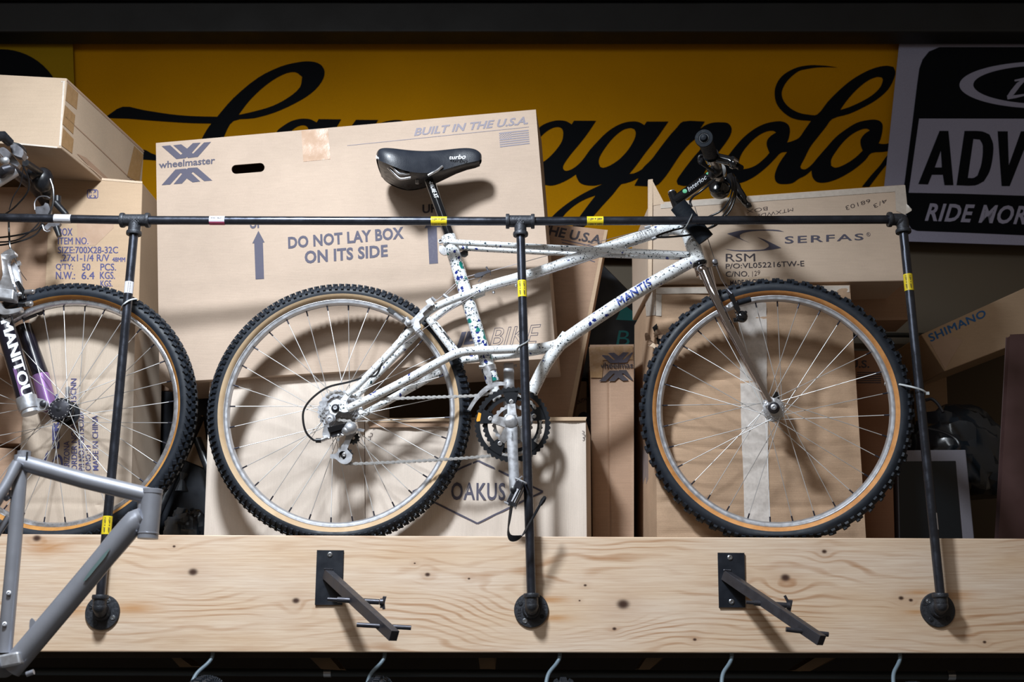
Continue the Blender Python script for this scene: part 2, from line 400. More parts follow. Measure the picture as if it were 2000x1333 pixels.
# ------------------------------------------------------------ flat print helpers
TXT = {}
def text2d(s, bold=0, shear=0, space=1.0, outline=False):
    key = (s, bold, shear, space, outline)
    if key in TXT: return TXT[key]
    cu = bpy.data.curves.new('text', 'FONT'); cu.body = s; cu.offset = bold; cu.shear = shear; cu.space_character = space
    cu.resolution_u = 3; cu.fill_mode = 'NONE' if outline else 'FRONT'
    ob = bpy.data.objects.new('text', cu); me = bpy.data.meshes.new_from_object(ob)
    vs = [(v.co.x, v.co.y) for v in me.vertices]
    if outline: fs = [tuple(e.vertices) for e in me.edges]
    else: fs = [tuple(p.vertices) for p in me.polygons]
    bpy.data.objects.remove(ob); bpy.data.curves.remove(cu); bpy.data.meshes.remove(me)
    x0 = min(v[0] for v in vs); x1 = max(v[0] for v in vs); y0 = min(v[1] for v in vs); y1 = max(v[1] for v in vs)
    vs = [((x-x0)/(x1-x0), (y-y0)/(y1-y0)) for x, y in vs]
    TXT[key] = (vs, fs); return TXT[key]
def qmap(q, u, v):             # q = TL, TR, BR, BL
    tl, tr, br, bl = q
    a = (bl[0]*(1-u)+br[0]*u, bl[1]*(1-u)+br[1]*u); b = (tl[0]*(1-u)+tr[0]*u, tl[1]*(1-u)+tr[1]*u)
    return (a[0]*(1-v)+b[0]*v, a[1]*(1-v)+b[1]*v)
def text_on(surf, parent, s, q, mat, bold=0, shear=0, space=1.0, off=.0007, name='printed_text', dup=()):
    vs, fs = text2d(s, bold, shear, space); m = MB()
    if isinstance(surf, Cyl):              # finer faces so that the print follows the tube
        import bmesh
        bm = bmesh.new(); bv = [bm.verts.new((u, v, 0)) for u, v in vs]
        for f in fs:
            try: bm.faces.new([bv[i] for i in f])
            except ValueError: pass
        for r_ in range(5):
            long_ = [e for e in bm.edges if abs(e.verts[0].co.y-e.verts[1].co.y) > .16]
            if not long_: break
            bmesh.ops.subdivide_edges(bm, edges=long_, cuts=1); bmesh.ops.triangulate(bm, faces=bm.faces)
        bm.verts.index_update(); vs = [(v.co.x, v.co.y) for v in bm.verts]; fs = [tuple(v.index for v in f.verts) for f in bm.faces]; bm.free()
    for k_, (dx, dy) in enumerate([(0, 0)]+list(dup)):
        m.add([surf.hit(qmap(q, u, v)[0]+dx, qmap(q, u, v)[1]+dy, off+.0001*k_) for u, v in vs], fs)
    return m.build(name, mat, parent, smooth=None)
def outline_on(surf, parent, s, q, mat, w, shear=0, off=.0007):
    vs, es = text2d(s, 0.012, shear, 1.0, True); m = MB()
    P = [qmap(q, u, v) for u, v in vs]
    for a, b in es:
        a, b = P[a], P[b]; d = V((b[0]-a[0], b[1]-a[1]))
        if d.length < 1e-5: continue
        n = V((-d.y, d.x)).normalized()*w/2; e = d.normalized()*w*.3
        m.add([surf.hit(a[0]-e.x+n.x, a[1]-e.y+n.y, off), surf.hit(b[0]+e.x+n.x, b[1]+e.y+n.y, off), surf.hit(b[0]+e.x-n.x, b[1]+e.y-n.y, off), surf.hit(a[0]-e.x-n.x, a[1]-e.y-n.y, off)], [(0, 1, 2, 3)])
    return m.build('printed_text', mat, parent, smooth=None)
def poly_on(surf, parent, rings, mat, name='printed_shape', off=.0007, sm=0, conv=None, mb=None):
    rr = []
    for r in rings:
        if conv: r = [conv(*p) for p in r]
        if sm: r = smooth_ring(r, sm)
        rr.append([V((p[0], p[1], 0)) for p in r])
    tri = tessellate_polygon(rr); flat = [p for r in rr for p in r]
    m = mb or MB(); m.add([surf.hit(p.x, p.y, off) for p in flat], [tuple(t) for t in tri])
    if mb is None: return m.build(name, mat, parent, smooth=None)
def line_on(surf, parent, pts, wpx, mat, name='printed_line', off=.0007, mb=None, n=1):
    m = mb or MB()
    if n > 1: pts = [(p.x, p.y) for p in catmull([(a, b) for a, b in pts], n)]
    elif len(pts) == 2:
        a, b = pts; k_ = max(1, int(math.hypot(b[0]-a[0], b[1]-a[1])/6)); pts = [(a[0]+(b[0]-a[0])*i/k_, a[1]+(b[1]-a[1])*i/k_) for i in range(k_+1)]
    ws = wpx if isinstance(wpx, list) else [wpx]*len(pts)
    if len(ws) != len(pts): ws = [ws[min(len(ws)-1, int(i*(len(ws)-1)/(len(pts)-1)+.5))] for i in range(len(pts))]
    vs = []; N = len(pts)
    for i, p in enumerate(pts):
        a = pts[max(0, i-1)]; b = pts[min(N-1, i+1)]; d = V((b[0]-a[0], b[1]-a[1])).normalized(); nn = V((-d.y, d.x))*ws[i]/2
        vs += [surf.hit(p[0]+nn.x, p[1]+nn.y, off), surf.hit(p[0]-nn.x, p[1]-nn.y, off)]
    m.add(vs, [(2*i, 2*i+1, 2*i+3, 2*i+2) for i in range(N-1)])
    if mb is None: return m.build(name, mat, parent, smooth=None)

def patch_on(surf, parent, q, mat, nu=4, nv=30, off=.0010, name='tape_strip'):
    mb = MB(); mb.add([surf.hit(*qmap(q, i/nu, j/nv), off) for j in range(nv+1) for i in range(nu+1)], [(j*(nu+1)+i, j*(nu+1)+i+1, (j+1)*(nu+1)+i+1, (j+1)*(nu+1)+i) for j in range(nv) for i in range(nu)])
    return mb.build(name, mat, parent, smooth=40)
def prj(p):
    d = V(p)-CAM; z = d.dot(FW); return (1000+F*d.dot(RT)/z, 666.5-F*d.dot(UP)/z)
# ------------------------------------------------------------ the room
def hz(px, py, z):
    d = ray(px, py); return CAM + d*((z-CAM.z)/d.z)
YW = .98                        # wall behind the shelf
def slab(name, x0, x1, y0, y1, z0, z1, mat, **k):
    return tag(MB().box(((x0+x1)/2, (y0+y1)/2, (z0+z1)/2), ((x1-x0)/2, 0, 0), (0, (y1-y0)/2, 0), (0, 0, (z1-z0)/2)).build(name, mat, smooth=None), kind='structure')
slab('wall_back', -3.2, 3.2, YW, YW+.1, 0, 4.7, MT['wall'])
slab('floor', -3.2, 3.2, -4.2, YW+.1, -.1, 0, MT['floor'])
slab('ceiling', -3.2, 3.2, -.05, YW+.1, 4.7, 4.8, MT['ceil'])
# dark steel channel above the banners: lower flange, web lip, upper flange
zb = onY(1000, 86, .90).z
m = MB()
m.box((0, .86, zb+.055), (2.6, 0, 0), (0, .045, 0), (0, 0, .055))
tag(m.build('trim_1', MT['steel_beam'], smooth=None, bevel=.006), kind='structure')
m = MB(); m.box((0, .80, zb+.150), (2.6, 0, 0), (0, .035, 0), (0, 0, .028)); m.box((0, .90, zb+.21), (2.6, 0, 0), (0, .05, 0), (0, 0, .10))
tag(m.build('trim_2', MT['steel_beam'], smooth=None, bevel=.006), kind='structure')
m = MB(); m.box((0, .55, zb+.33), (2.6, 0, 0), (0, .28, 0), (0, 0, .05))
tag(m.build('trim_3', MT['ceil'], smooth=None, bevel=.004), kind='structure')
# shelf: plank on edge, deck behind, dark joist below
ZT = 1.921; ZB = 1.659
m = MB(); a = [onY(-90, 1274.2, 0), onY(2090, 1283.2, 0), None, None]
tl, tr, br, bl = onY(-90, 1043.4, 0), onY(2090, 1053.2, 0), onY(2090, 1277, 0), onY(-90, 1273.5, 0)
d = V((0, .038, 0)); m.hexa([bl, br, br+d, bl+d, tl, tr, tr+d, tl+d])
beam = tag(m.build('wooden_plank', MT['pine'], smooth=None, bevel=.0025), 'long knotty pine plank set on edge along the front of the shelf', 'plank')
slab('trim_4', -2.6, 2.6, .042, .90, 1.872, 1.902, MT['midwood'])          # deck boards
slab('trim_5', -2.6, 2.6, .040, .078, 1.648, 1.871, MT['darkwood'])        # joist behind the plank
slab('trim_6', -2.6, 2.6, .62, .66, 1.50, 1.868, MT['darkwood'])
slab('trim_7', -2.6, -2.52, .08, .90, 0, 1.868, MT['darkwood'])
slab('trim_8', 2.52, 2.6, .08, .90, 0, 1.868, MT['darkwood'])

# ------------------------------------------------------------ conduit, brackets, hooks and hanging wheels under the shelf
m = MB(); c0 = onY(40, 1311, .25); c1 = onY(2060, 1322.5, .25); m.tube([c0-RT*.3, c1+RT*.3], .0095, 12)
t = m.build('conduit', MT['conduit']); tag(t, 'grey horizontal conduit running under the shelf', 'pipe')
for px, py in [(640, 1314), (1857, 1320)]:
    q = onY(px, py, .25); MB().tube([q-RT*.009, q+RT*.009], .0125, 12).build('coupling', MT['zinc'], t)
def bracket(poly, Y, dep, label):
    pts = [onY(x, y, Y) for x, y in poly]
    o = MB().prism(pts, V((0, dep, 0))).build('wooden_bracket', MT['midwood'], smooth=None, bevel=.002); tag(o, label, 'bracket', 'wooden blocks under the shelf')
bracket([(935, 1276), (968, 1276), (965, 1306), (939, 1306)], .085, .10, 'square wooden block under the middle of the shelf')
bracket([(600, 1278), (640, 1280), (662, 1308), (628, 1306)], .085, .10, 'slanted wooden block under the shelf near the left hook plate')
bracket([(1268, 1280), (1304, 1280), (1268, 1307), (1250, 1307)], .085, .10, 'slanted wooden block just right of the third steel wheel hook')
bracket([(1600, 1283), (1640, 1283), (1582, 1310), (1556, 1310)], .085, .10, 'slanted wooden block under the shelf near the right hook plate')
bracket([(330, 1278), (345, 1280), (372, 1302), (352, 1302)], .085, .10, 'slanted wooden block just left of the leftmost steel wheel hook')
hooks = [(412, 1276, 'leftmost'), (750, 1277, 'second from the left'), (1094, 1278, 'middle'), (1432, 1281, 'second from the right'), (1763, 1284, 'rightmost')]
for px, py, wd in hooks:
    a = onY(px, py, -.0) + V((0, .02, 0)); a.z = 1.665
    dz = [0, .018, .032, .052, .075, .10, .115, .11, .09]; dx = [0, -.001, -.009, -.026, -.033, -.034, -.022, -.004, .006]; dy = [0, -.004, -.012, -.03, -.045, -.06, -.085, -.11, -.12]
    pts = catmull([a+V((dx[i], dy[i]-.0, -dz[i])) for i in range(9)], 4)
    o = MB().tube(pts, .0047, 10).build('wheel_hook', MT['hook_blue'])
    tag(o, 'blue grey steel hook under the shelf, %s of the five' % wd, 'hook', 'steel hooks under the shelf')

# ------------------------------------------------------------ wheels
def flatfix(C, zmin):
    def f(p, t, N):
        if p.z < zmin+.022:
            k = (zmin+.022-p.z)/.03
            q = p + N*(t*.35*min(1, k)); q.z = max(q.z, zmin+.0*k); 
            q.z = zmin + (p.z-(zmin-.012))*.45 if p.z < zmin+.010 else p.z
            return q
        return p
    return f
def wheel(parent, C, psi, lean, R, mats, style, phase=0, R_rim=.286, fix=None, nsp=32, hub='front', split=83, label=None, wt=.024, pitch=118, spin=0):
    U = V((cos(psi), -sin(psi), 0)); W = V((0, sin(lean), cos(lean))); N = U.cross(W).normalized(); W = N.cross(U).normalized()
    def P(a, r, t):
        q = C+U*(r*cos(a))+W*(r*sin(a))+N*t
        return fix(q, t, N) if fix else q
    def ringmesh(prof, n, close, f=P):
        mb = MB(); vs = [f(2*pi*k/n, r, t) for (r, t) in prof for k in range(n)]; fs = []; m_ = len(prof)
        for i in range(m_ if close else m_-1):
            j = (i+1) % m_
            for k in range(n):
                k1 = (k+1) % n; fs.append((i*n+k, i*n+k1, j*n+k1, j*n+k))
        return mb.add(vs, fs)
    P0 = lambda a, r, t: C+U*(r*cos(a))+W*(r*sin(a))+N*t
    rr = R_rim
    rim = ringmesh([(rr, .0115), (rr-.0035, .0128), (rr-.0055, .0112), (rr-.0060, .0116), (rr-.0110, .0108), (rr-.0145, .0050), (rr-.0148, -.0050), (rr-.0110, -.0108), (rr-.0055, -.0112), (rr-.0035, -.0128), (rr, -.0115), (rr-.004, 0)], 128, True, P0).build('wheel', mats['rim'], parent, smooth=30, label=label)
    Rc = R-.0062; rc = (rr-.004+Rc)/2; ra = Rc-rc
    def sec(phi): return (rc-ra*cos(phi), wt*sin(phi))
    sp = radians(split); a0 = radians(18)
    ph = [sp+(2*pi-2*sp)*i/14 for i in range(15)]
    ringmesh([sec(p) for p in ph], 128, False).build('tire', mats['rubber'], rim, smooth=60)
    mb = MB()
    for sg in (1, -1):
        pr = [sec(a0+(sp-a0)*i/5) for i in range(6)]; pr = [(r, t*sg) for r, t in pr]
        x = ringmesh(pr, 128, False); mb.add(x.v, x.f)
    mb.build('tire_sidewall', mats['side'], rim, smooth=60)
    # tread knobs
    mb = MB()
    def knob(a, phi, wa, ws, h, tw=0):
        r, t = sec(phi); nr, ntt = -cos(phi)*wt, sin(phi)*ra; L = sqrt(nr*nr+ntt*ntt); nr /= L; ntt /= L
        er = cos(a)*U+sin(a)*W; ea = -sin(a)*U+cos(a)*W
        nn = er*nr+N*ntt; ss = nn.cross(ea).normalized()
        c = P0(a, r, t)
        ea2 = ea*cos(tw)+ss*sin(tw); ss2 = ss*cos(tw)-ea*sin(tw)
        x_ = ea2*(wa/2); y_ = ss2*(ws/2); top = nn*h; b0 = c-nn*.002
        pts = [b0-x_*1.15-y_*1.1, b0+x_*1.15-y_*1.1, b0+x_*1.15+y_*1.1, b0-x_*1.15+y_*1.1, c+top-x_-y_, c+top+x_-y_, c+top+x_+y_, c+top-x_+y_]
        if fix: pts = [fix(p, t, N) for p in pts]
        mb.hexa(pts)
    n = pitch
    for k in range(n):
        a = 2*pi*(k+spin)/n
        if style == 'block':                # alternating rounded blocks
            off = .22 if k % 2 else 0
            for sg in (1, -1):
                knob(a, pi-sg*radians(52-9*(k % 2)), .0088, .0095, .0052, 0)
                if k % 2 == 0: knob(a+pi/n, pi-sg*radians(16), .0085, .0105, .006, 0)
                else: knob(a, pi-sg*radians(27), .008, .008, .0055)
        elif style == 'lug':                # tall side lugs with caps
            for sg in (1, -1):
                knob(a, pi-sg*radians(62), .0062, .0115, .0036)
                knob(a+.2*pi/n, pi-sg*radians(34), .0082, .0075, .0058)
            knob(a+pi/n, pi, .006, .012, .006)
        else:                               # dense directional bars
            for sg in (1, -1):
                knob(a, pi-sg*radians(56), .0095, .009, .0045, sg*.5)
                knob(a+pi/n, pi-sg*radians(30), .0105, .0085, .006, sg*.4)
            knob(a, pi, .010, .010, .006)
    mb.build('tread_knobs', mats['rubber'], rim, smooth=None, kind='stuff')
    # spokes with nipples
    far = -.033; near = .033 if hub != 'rear' else .018
    for i in range(nsp):
        a = 2*pi*i/nsp+phase; side = 1 if i % 2 else -1; dr = 1 if (i//2) % 2 else -1
        ah = a+dr*radians(66); t = near if side > 0 else far
        h = P0(ah, .0215, t+(.0015 if dr > 0 else -.0015)); e = P0(a, rr-.0145, side*.0015); f = e+(h-e).normalized()*.012
        mb = MB(); mb.tube([h, f], .00095, 6, caps=False); mb.cm = 1; mb.tube([e, f+(f-e)*.05], .0019, 6)
        mb.build('spoke', [mats['spoke'], mats['nip']], rim, smooth=60)
    mb = MB()
    mb.lathe(C, N, [(.0, far-.004), (.016, far-.004), (.0255, far-.002), (.0255, far+.001), (.012, far+.005), (.010, 0), (.012, near-.005), (.0255, near-.001), (.0255, near+.002), (.015, near+.005), (.0, near+.006)], 32)
    hb = mb.build('hub', mats['hub'], rim, smooth=35)
    mb = MB()
    for i in range(16):
        a = 2*pi*i/16+.1; mb.sphere(P0(a, .0215, near+.0025), .0016, 6, U, W, N)
    mb.build('spoke_heads', mats['spoke'], rim, smooth=60)
    return rim, U, W, N, P0
WM = dict(rim=MT['silver_m'], rubber=MT['rubber'], side=MT['side_rear'], spoke=MT['spoke'], nip=MT['nipple'], hub=MT['silver'])

hangs = [(405, 1319, 'beside the leftmost hook'), (742, 1320, 'beside the second hook from the left'), (1100, 1323, 'beside the middle hook'), (1782, 1331, 'beside the rightmost hook')]
for px, py, wd in hangs:
    top = onY(px, py, -.05); R = .33
    t = thing('hung_bicycle', 'knobbly tyre of a bicycle hung under the shelf '+wd, 'bicycle', (top.x, -.05, top.z-R), 'bicycles hung below the shelf')
    C = V((top.x, -.05, top.z-R))
    # the wheel hangs edge on to the camera: build in a frame whose axle points along X
    wheel(t, C, pi/2, 0, R, WM, 'lug', nsp=16, wt=.026, pitch=96)

# ------------------------------------------------------------ pipe railing
YR = -.038; PR = .0107
rail = thing('pipe_railing', 'black steel pipe railing with three posts and iron flanges screwed to the plank', 'railing', (0, YR, 1.75))
J0, J1, J2, J3 = onY(-120, 423, YR), onY(264, 430.5, YR), onY(1016, 432.5, YR), onY(1762, 429, YR)
for a, b in ((J0, J1), (J1, J2), (J2, J3)):
    MB().tube([a, b], PR, 20).build('rail_pipe', MT['steel_black'], rail)
posts = [(J1, onY(196, 1166, YR), onY(201, 1197, 0)), (J2, onY(1038, 1163, YR), onY(1037.5, 1192.4, 0)), (J3, onY(1836.5, 1163, YR), onY(1830.6, 1191.8, 0))]
def band(mb, c, ax, r, w_): mb.lathe(V(c)-V(ax)*w_/2, ax, [(PR*.9, 0), (r, 0), (r+.0007, w_*.25), (r+.0007, w_*.75), (r, w_), (PR*.9, w_)], 24)
for i, (J, E_, FL) in enumerate(posts):
    MB().tube([J, E_], PR, 20).build('post', MT['steel_black'], rail)
    dn = (E_-J).normalized()
    mb = MB()
    if i < 2:
        ax = (posts[1][0]-posts[0][0]).normalized()
        mb.tube([J-ax*.030, J+ax*.030], .0150, 24); band(mb, J-ax*.031, ax, .0180, .009); band(mb, J+ax*.031, ax, .0180, .009)
        mb.tube([J, J+dn*.034], .0150, 24); band(mb, J+dn*.034, dn, .0180, .009)
        mb.build('tee_fitting', MT['cast'], rail)
    else:
        ax = (J2-J3).normalized()
        mb.tube(catmull([J+ax*.030, J+ax*.012, J+ax*.0015+dn*.0015, J+dn*.012, J+dn*.030], 5), .0150, 24, caps=True); mb.sphere(J+ax*.005+dn*.005, .0155, 20)
        band(mb, J+ax*.031, ax, .0182, .009); band(mb, J+dn*.031, dn, .0182, .009)
        mb.build('elbow_fitting', MT['cast'], rail)
    # lower elbow into the flange
    mb = MB(); c = E_+dn*.024; wl = V((FL.x, 0, FL.z-.0)); ax = (V((FL.x, -.012, FL.z))-c).normalized()
    mb.tube(catmull([E_-dn*.002, E_+dn*.010, c-dn*.002+ax*.002, c+ax*.014, c+ax*.034], 5), .0150, 24); mb.sphere(c-dn*.001+ax*.001, .0158, 20)
    band(mb, E_+dn*.001, dn, .0178, .009)
    mb.build('elbow_fitting', MT['cast'], rail)
    mb = MB(); mb.lathe(V((FL.x, 0, FL.z)), (0, -1, 0), [(0, .0002), (.0395, .0002), (.0395, .0045), (.0383, .0060), (.021, .0068), (.0175, .018), (.0172, .020), (0, .020)], 48)
    fl = mb.build('flange', MT['cast'], rail)
    for k in range(4):
        an = pi/4+k*pi/2+[.35, .25, .05][i]; q = V((FL.x+.0285*cos(an), -.0064, FL.z+.0285*sin(an)))
        if i == 1 and k == 3: 
            MB().lathe(q, (0, -1, 0), [(0, .0004), (.0050, .0004), (.0050, 0)], 16).build('screw_hole', MT['black_void'], rail); continue
        mb = MB(); mb.lathe(q, (0, -1, 0), [(.0056, 0), (.0056, .0012), (.0048, .0014), (.0046, .0004), (0, .0004)], 18)
        mb.lathe(q, (0, -1, 0), [(.0038, 0), (.0038, .0010), (.003, .0018), (.0016, .0018), (.0014, .0006), (0, .0006)], 14)
        mb.build('screw', MT['cast'] if (k+i) % 3 else MT['zinc'], fl)
    s = Pl(-.0072)
    q0 = FL; z = lambda dx, dy: None
fs1 = Pl(-.0066)
text_on(fs1, rail, 'ELK', [(1010.5, 1204), (1010.5, 1187), (1018, 1187), (1018, 1204)], MT['hook_steel'], bold=.01, name='embossed_letters')
text_on(fs1, rail, 'USA', [(1065, 1180), (1065, 1196), (1058, 1196), (1058, 1180)], MT['hook_steel'], bold=.0, name='embossed_letters')
text_on(fs1, rail, 'XEL', [(1803, 1183), (1811, 1169), (1817, 1174), (1809, 1188)], MT['hook_steel'], bold=.0, name='embossed_letters')
for q, tx in (([(257, 426), (271, 427), (271, 434), (257, 433)], 'XS'), ([(1009, 428), (1023, 429), (1023, 436), (1009, 435)], 'XS')):
    text_on(Pl(YR-.0155), rail, tx, q, MT['cast'], name='embossed_letters')
def pipe_label(a, b, f0, f1, mat, lines, a0=-1.5, a1=1.5, ink=None, r=PR, wrapname='pipe_label'):
    """label wrapped over the camera side of a pipe from fraction f0 to f1"""
    ax = (b-a).normalized(); L = (b-a).length; tc = (CAM-(a+b)/2); f = (tc-ax*tc.dot(ax)).normalized(); g = ax.cross(f)
    def pt(u, v, off=.0005): an = a0+(a1-a0)*v; return a+ax*(L*(f0+(f1-f0)*u))+(f*cos(an)+g*sin(an))*(r+off)
    mb = MB(); n = 14; mb.add([pt(u, k/n) for k in range(n+1) for u in (0, 1)], [(2*k, 2*k+1, 2*k+3, 2*k+2) for k in range(n)])
    o = mb.build(wrapname, mat, rail, smooth=60)
    for (s_, u0, u1, v0, v1, bd) in lines:
        vs, fs = text2d(s_, bd); mb = MB(); mb.add([pt(u0+(u1-u0)*u, v0+(v1-v0)*v, .0009) for u, v in vs], fs); mb.build('label_print', ink or MT['ink_dark'], o, smooth=None)
    return o, pt
def fr(x, a, b): return (x-a)/(b-a)
S36 = '1/2in x 36in'
for x0, x1 in ((842, 873),):
    pipe_label(J1, J2, fr(x0, 264, 1016), fr(x1, 264, 1016), MT['yellow_label'], [(S36, .08, .92, .68, .84, .01), (S36, .08, .92, .28, .44, .03)])
pipe_label(J2, J3, fr(1146, 1016, 1762), fr(1178, 1016, 1762), MT['yellow_label'], [(S36, .08, .92, .68, .84, .01), (S36, .08, .92, .26, .44, .03)])
pipe_label(J1, J2, fr(410, 264, 1016), fr(440, 264, 1016), MT['white_label'], [('AX0 1872', .1, .8, .25, .35, .03), ('|||||||||||||', .1, .9, .10, .22, .0)])
pipe_label(J1, J2, fr(410, 264, 1016), fr(440, 264, 1016), MT['pink_label'], [], a0=.25, a1=1.4, r=PR+.0004)
pipe_label(J0, J1, fr(107, -120, 264), fr(140, -120, 264), MT['white_label'], [('P1 VPN', .05, .5, .66, .76, .0), ('|||||||||||||||', .08, .92, .25, .55, .02)])
for J, E_, y0, y1, yt, yb in ((J1, posts[0][1], 1019, 1053, 430, 1166), (J2, posts[1][1], 556, 590, 430, 1166), (J3, posts[2][1], 546, 580, 430, 1166)):
    pipe_label(J, E_, fr(y0, yt, yb), fr(y1, yt, yb), MT['yellow_label'], [(S36, .1, .9, .60, .72, .02), (S36, .1, .9, .30, .42, .02)])
pipe_label(J3, posts[2][1], fr(1016, 430, 1166), fr(1047, 430, 1166), MT['white_label'], [], a0=-1.5, a1=-.9)
pipe_label(J1, posts[0][1], fr(560, 430, 1166), fr(584, 430, 1166), MT['white_label'], [('||||||||', .1, .9, .35, .6, .02)], a0=-1.1, a1=1.2)

# ------------------------------------------------------------ hooks on the plank
def bike_hook(plate, arm0, arm1, pegs, bolt, screws, label):
    q = [onY(x, y, -.0005) for x, y in plate]; c = sum(q, V())/4
    t = thing('bike_hook', label, 'hook', (c.x, 0, min(p.z for p in q)), 'peg hooks bolted to the plank')
    MB().prism([p+V((0, -.0045, 0)) for p in q], (0, .0045, 0)).build('plate', MT['plate'], t, smooth=None, bevel=.0006)
    a = onY(*arm0, -.006); b = onY(*arm1[:2], arm1[2]); ax = (b-a).normalized()
    sd = ax.cross(V((0, 0, 1))).normalized(); up = sd.cross(ax)
    mb = MB(); h = .0098; L = (b-a)/2
    k = -.004/ax.y
    vs = []
    for e in (a, b):
        for s1, s2 in ((-1, -1), (1, -1), (1, 1), (-1, 1)): vs.append(e+sd*h*s1+up*h*1.15*s2)
    mb.add(vs, [(0, 1, 2, 3), (7, 6, 5, 4), (0, 4, 5, 1), (1, 5, 6, 2), (2, 6, 7, 3), (3, 7, 4, 0)])
    mb.build('arm', MT['hook_steel'], t, smooth=None, bevel=.0008)
    mb = MB()
    for i in range(10):
        f = i/9; mb.sphere(a+up*(h*1.2*(1-2*f))-sd*h*1.05+V((0, -.001, 0)), .0024, 8)
        mb.sphere(a+up*h*1.2+sd*h*(-1+2*f)+V((0, -.001, 0)), .0022, 8)
    mb.build('weld', MT['hook_steel'], t)
    for (x0, y0, x1, y1, f, r, two) in pegs:
        c = a+(b-a)*f; Y = c.y
        p0, p1 = onY(x0, y0, Y), onY(x1, y1, Y)
        if two:
            mid = p0+(p1-p0)*.17; MB().tube([p0, mid+(p1-p0)*.02], r*.66, 16).build('bolt', MT['hook_steel'], t)
            MB().tube([mid, p0+(p1-p0)*.90], r, 18).build('peg', MT['hook_steel'], t)
            d = (p1-p0).normalized(); e = p1-d*.004; mb = MB(); mb.lathe(e-d*.008, d, [(r*.7, 0), (r*1.25, .001), (r*1.3, .008), (r*.8, .010), (0, .010)], 16)
            mb.box(e, d*.004, V((0, .002, .001))*1, V((.004, 0, .016))*.75); mb.tube([e+V((-.002, 0, .006)), e+V((-.010, 0, .022))] if bolt else [e, e+V((.002, 0, -.016))], .0032, 8)
            mb.build('wing_nut', MT['hook_steel'], t)
        else: MB().tube([p0, p1], r, 18).build('peg', MT['hook_steel'], t)
    for x, y in screws:
        MB().lathe(onY(x, y, -.0045), (0, -1, 0), [(.0062, 0), (.0060, .0020), (.0042, .0034), (.0030, .0034), (.0026, .0016), (0, .0016)], 20).build('screw', MT['zinc'], t)
bike_hook([(620, 1076), (671.5, 1076), (668, 1182), (616, 1182)], (639, 1122), (770, 1243, -.24), [(640, 1171, 752, 1177, .42, .0062, 1), (697, 1221, 803, 1227, .86, .0050, 0)], 0, [(644.5, 1084)], 'welded steel peg hook with one screw, below the rear wheel of the white bike')
bike_hook([(1402, 1081), (1453, 1081), (1455, 1187), (1404, 1187)], (1417, 1124), (1605, 1252, -.22), [(1457, 1177, 1546, 1184, .42, .0062, 1), (1535, 1230, 1618, 1240, .85, .0052, 0)], 1, [(1425.5, 1090), (1428.5, 1176)], 'welded steel peg hook with two screws, below the front wheel of the white bike')
# ------------------------------------------------------------ banners on the wall
wv = lambda q: .0016*sin(q.x*6.3+q.z*2.1)+.0008*sin(q.x*11+1.3)
BY = Pl(.935, wave=wv)
def banner(name, label, poly, mat, surf, n=40, m_=14):
    tl, tr, br, bl = poly; mb = MB(); vs = []
    for j in range(m_+1):
        for i in range(n+1): vs.append(surf.hit(*qmap(poly, i/n, 1-j/m_)))
    K = len(vs); vs += [v+V((0, .0015, 0)) for v in vs]
    fs = []
    for j in range(m_):
        for i in range(n):
            a = j*(n+1)+i; fs.append((a, a+1, a+n+2, a+n+1)); fs.append((a+K, a+n+1+K, a+n+2+K, a+1+K))
    mb.add(vs, fs); o = mb.build(name, mat, smooth=80); return tag(o, label, 'banner')
yb = banner('banner', 'wide yellow cloth banner with black script lettering behind the boxes', [(138, 60), (1775, 70), (1729, 512), (150, 486)], MT['yellow'], BY)
A_ = lambda x, y: (1040+x/5.554, 200+y/5.554)
B_ = lambda x, y: (1220+x/5.554, 200+y/5.554)
C_ = lambda x, y: (1380+x/4.76, 120+y/4.76)
D_ = lambda x, y: (1560+x/4.597, 110+y/4.597)
Q_ = lambda x, y: (200+x/2.5, 80+y/2.5)
K_ = lambda x, y: (500+x/6.25, 200+y/6.25)
mapl = lambda f, L: [f(*p) for p in L]
BK = MT['banner_black']
def bl(rings, off, nm='script_letter'):
    poly_on(BY, yb, rings, BK, nm, off, sm=3)
bl([mapl(Q_, [(560, 372), (640, 280), (760, 180), (870, 125), (960, 103), (1020, 100), (1065, 115), (1085, 150), (1070, 200), (1020, 255), (940, 305), (840, 350), (740, 378), (640, 392), (600, 455), (560, 560), (530, 680), (420, 680), (440, 580), (490, 470), (520, 420)]),
    mapl(Q_, [(665, 362), (720, 290), (800, 215), (880, 165), (940, 152), (975, 175), (965, 225), (910, 275), (830, 318), (740, 345)])], .002)
bl([mapl(Q_, [(20, 366), (98, 320), (200, 337), (330, 358), (440, 368), (600, 372), (600, 404), (440, 402), (260, 390), (120, 378), (30, 374)])], .0026)
bl([[(268, 290), (284, 293), (295, 299), (306, 304), (312, 314), (300, 313), (275, 311)]], .002)
bl([mapl(K_, [(255, 355), (330, 290), (430, 230), (520, 205), (600, 200), (670, 210), (740, 245), (765, 205), (1040, 208), (985, 300), (900, 420), (650, 520), (400, 520), (240, 440)]),
    mapl(K_, [(440, 340), (500, 300), (570, 280), (620, 295), (640, 330), (600, 400), (450, 420)])], .002)
bl([mapl(K_, [(1220, 212), (1490, 213), (1450, 280), (1400, 360), (1120, 360), (1175, 275)])], .002)
bl([mapl(K_, [(1500, 262), (1550, 240), (1620, 222), (1700, 212), (1770, 215), (1815, 232), (1820, 300), (1500, 300)])], .002)
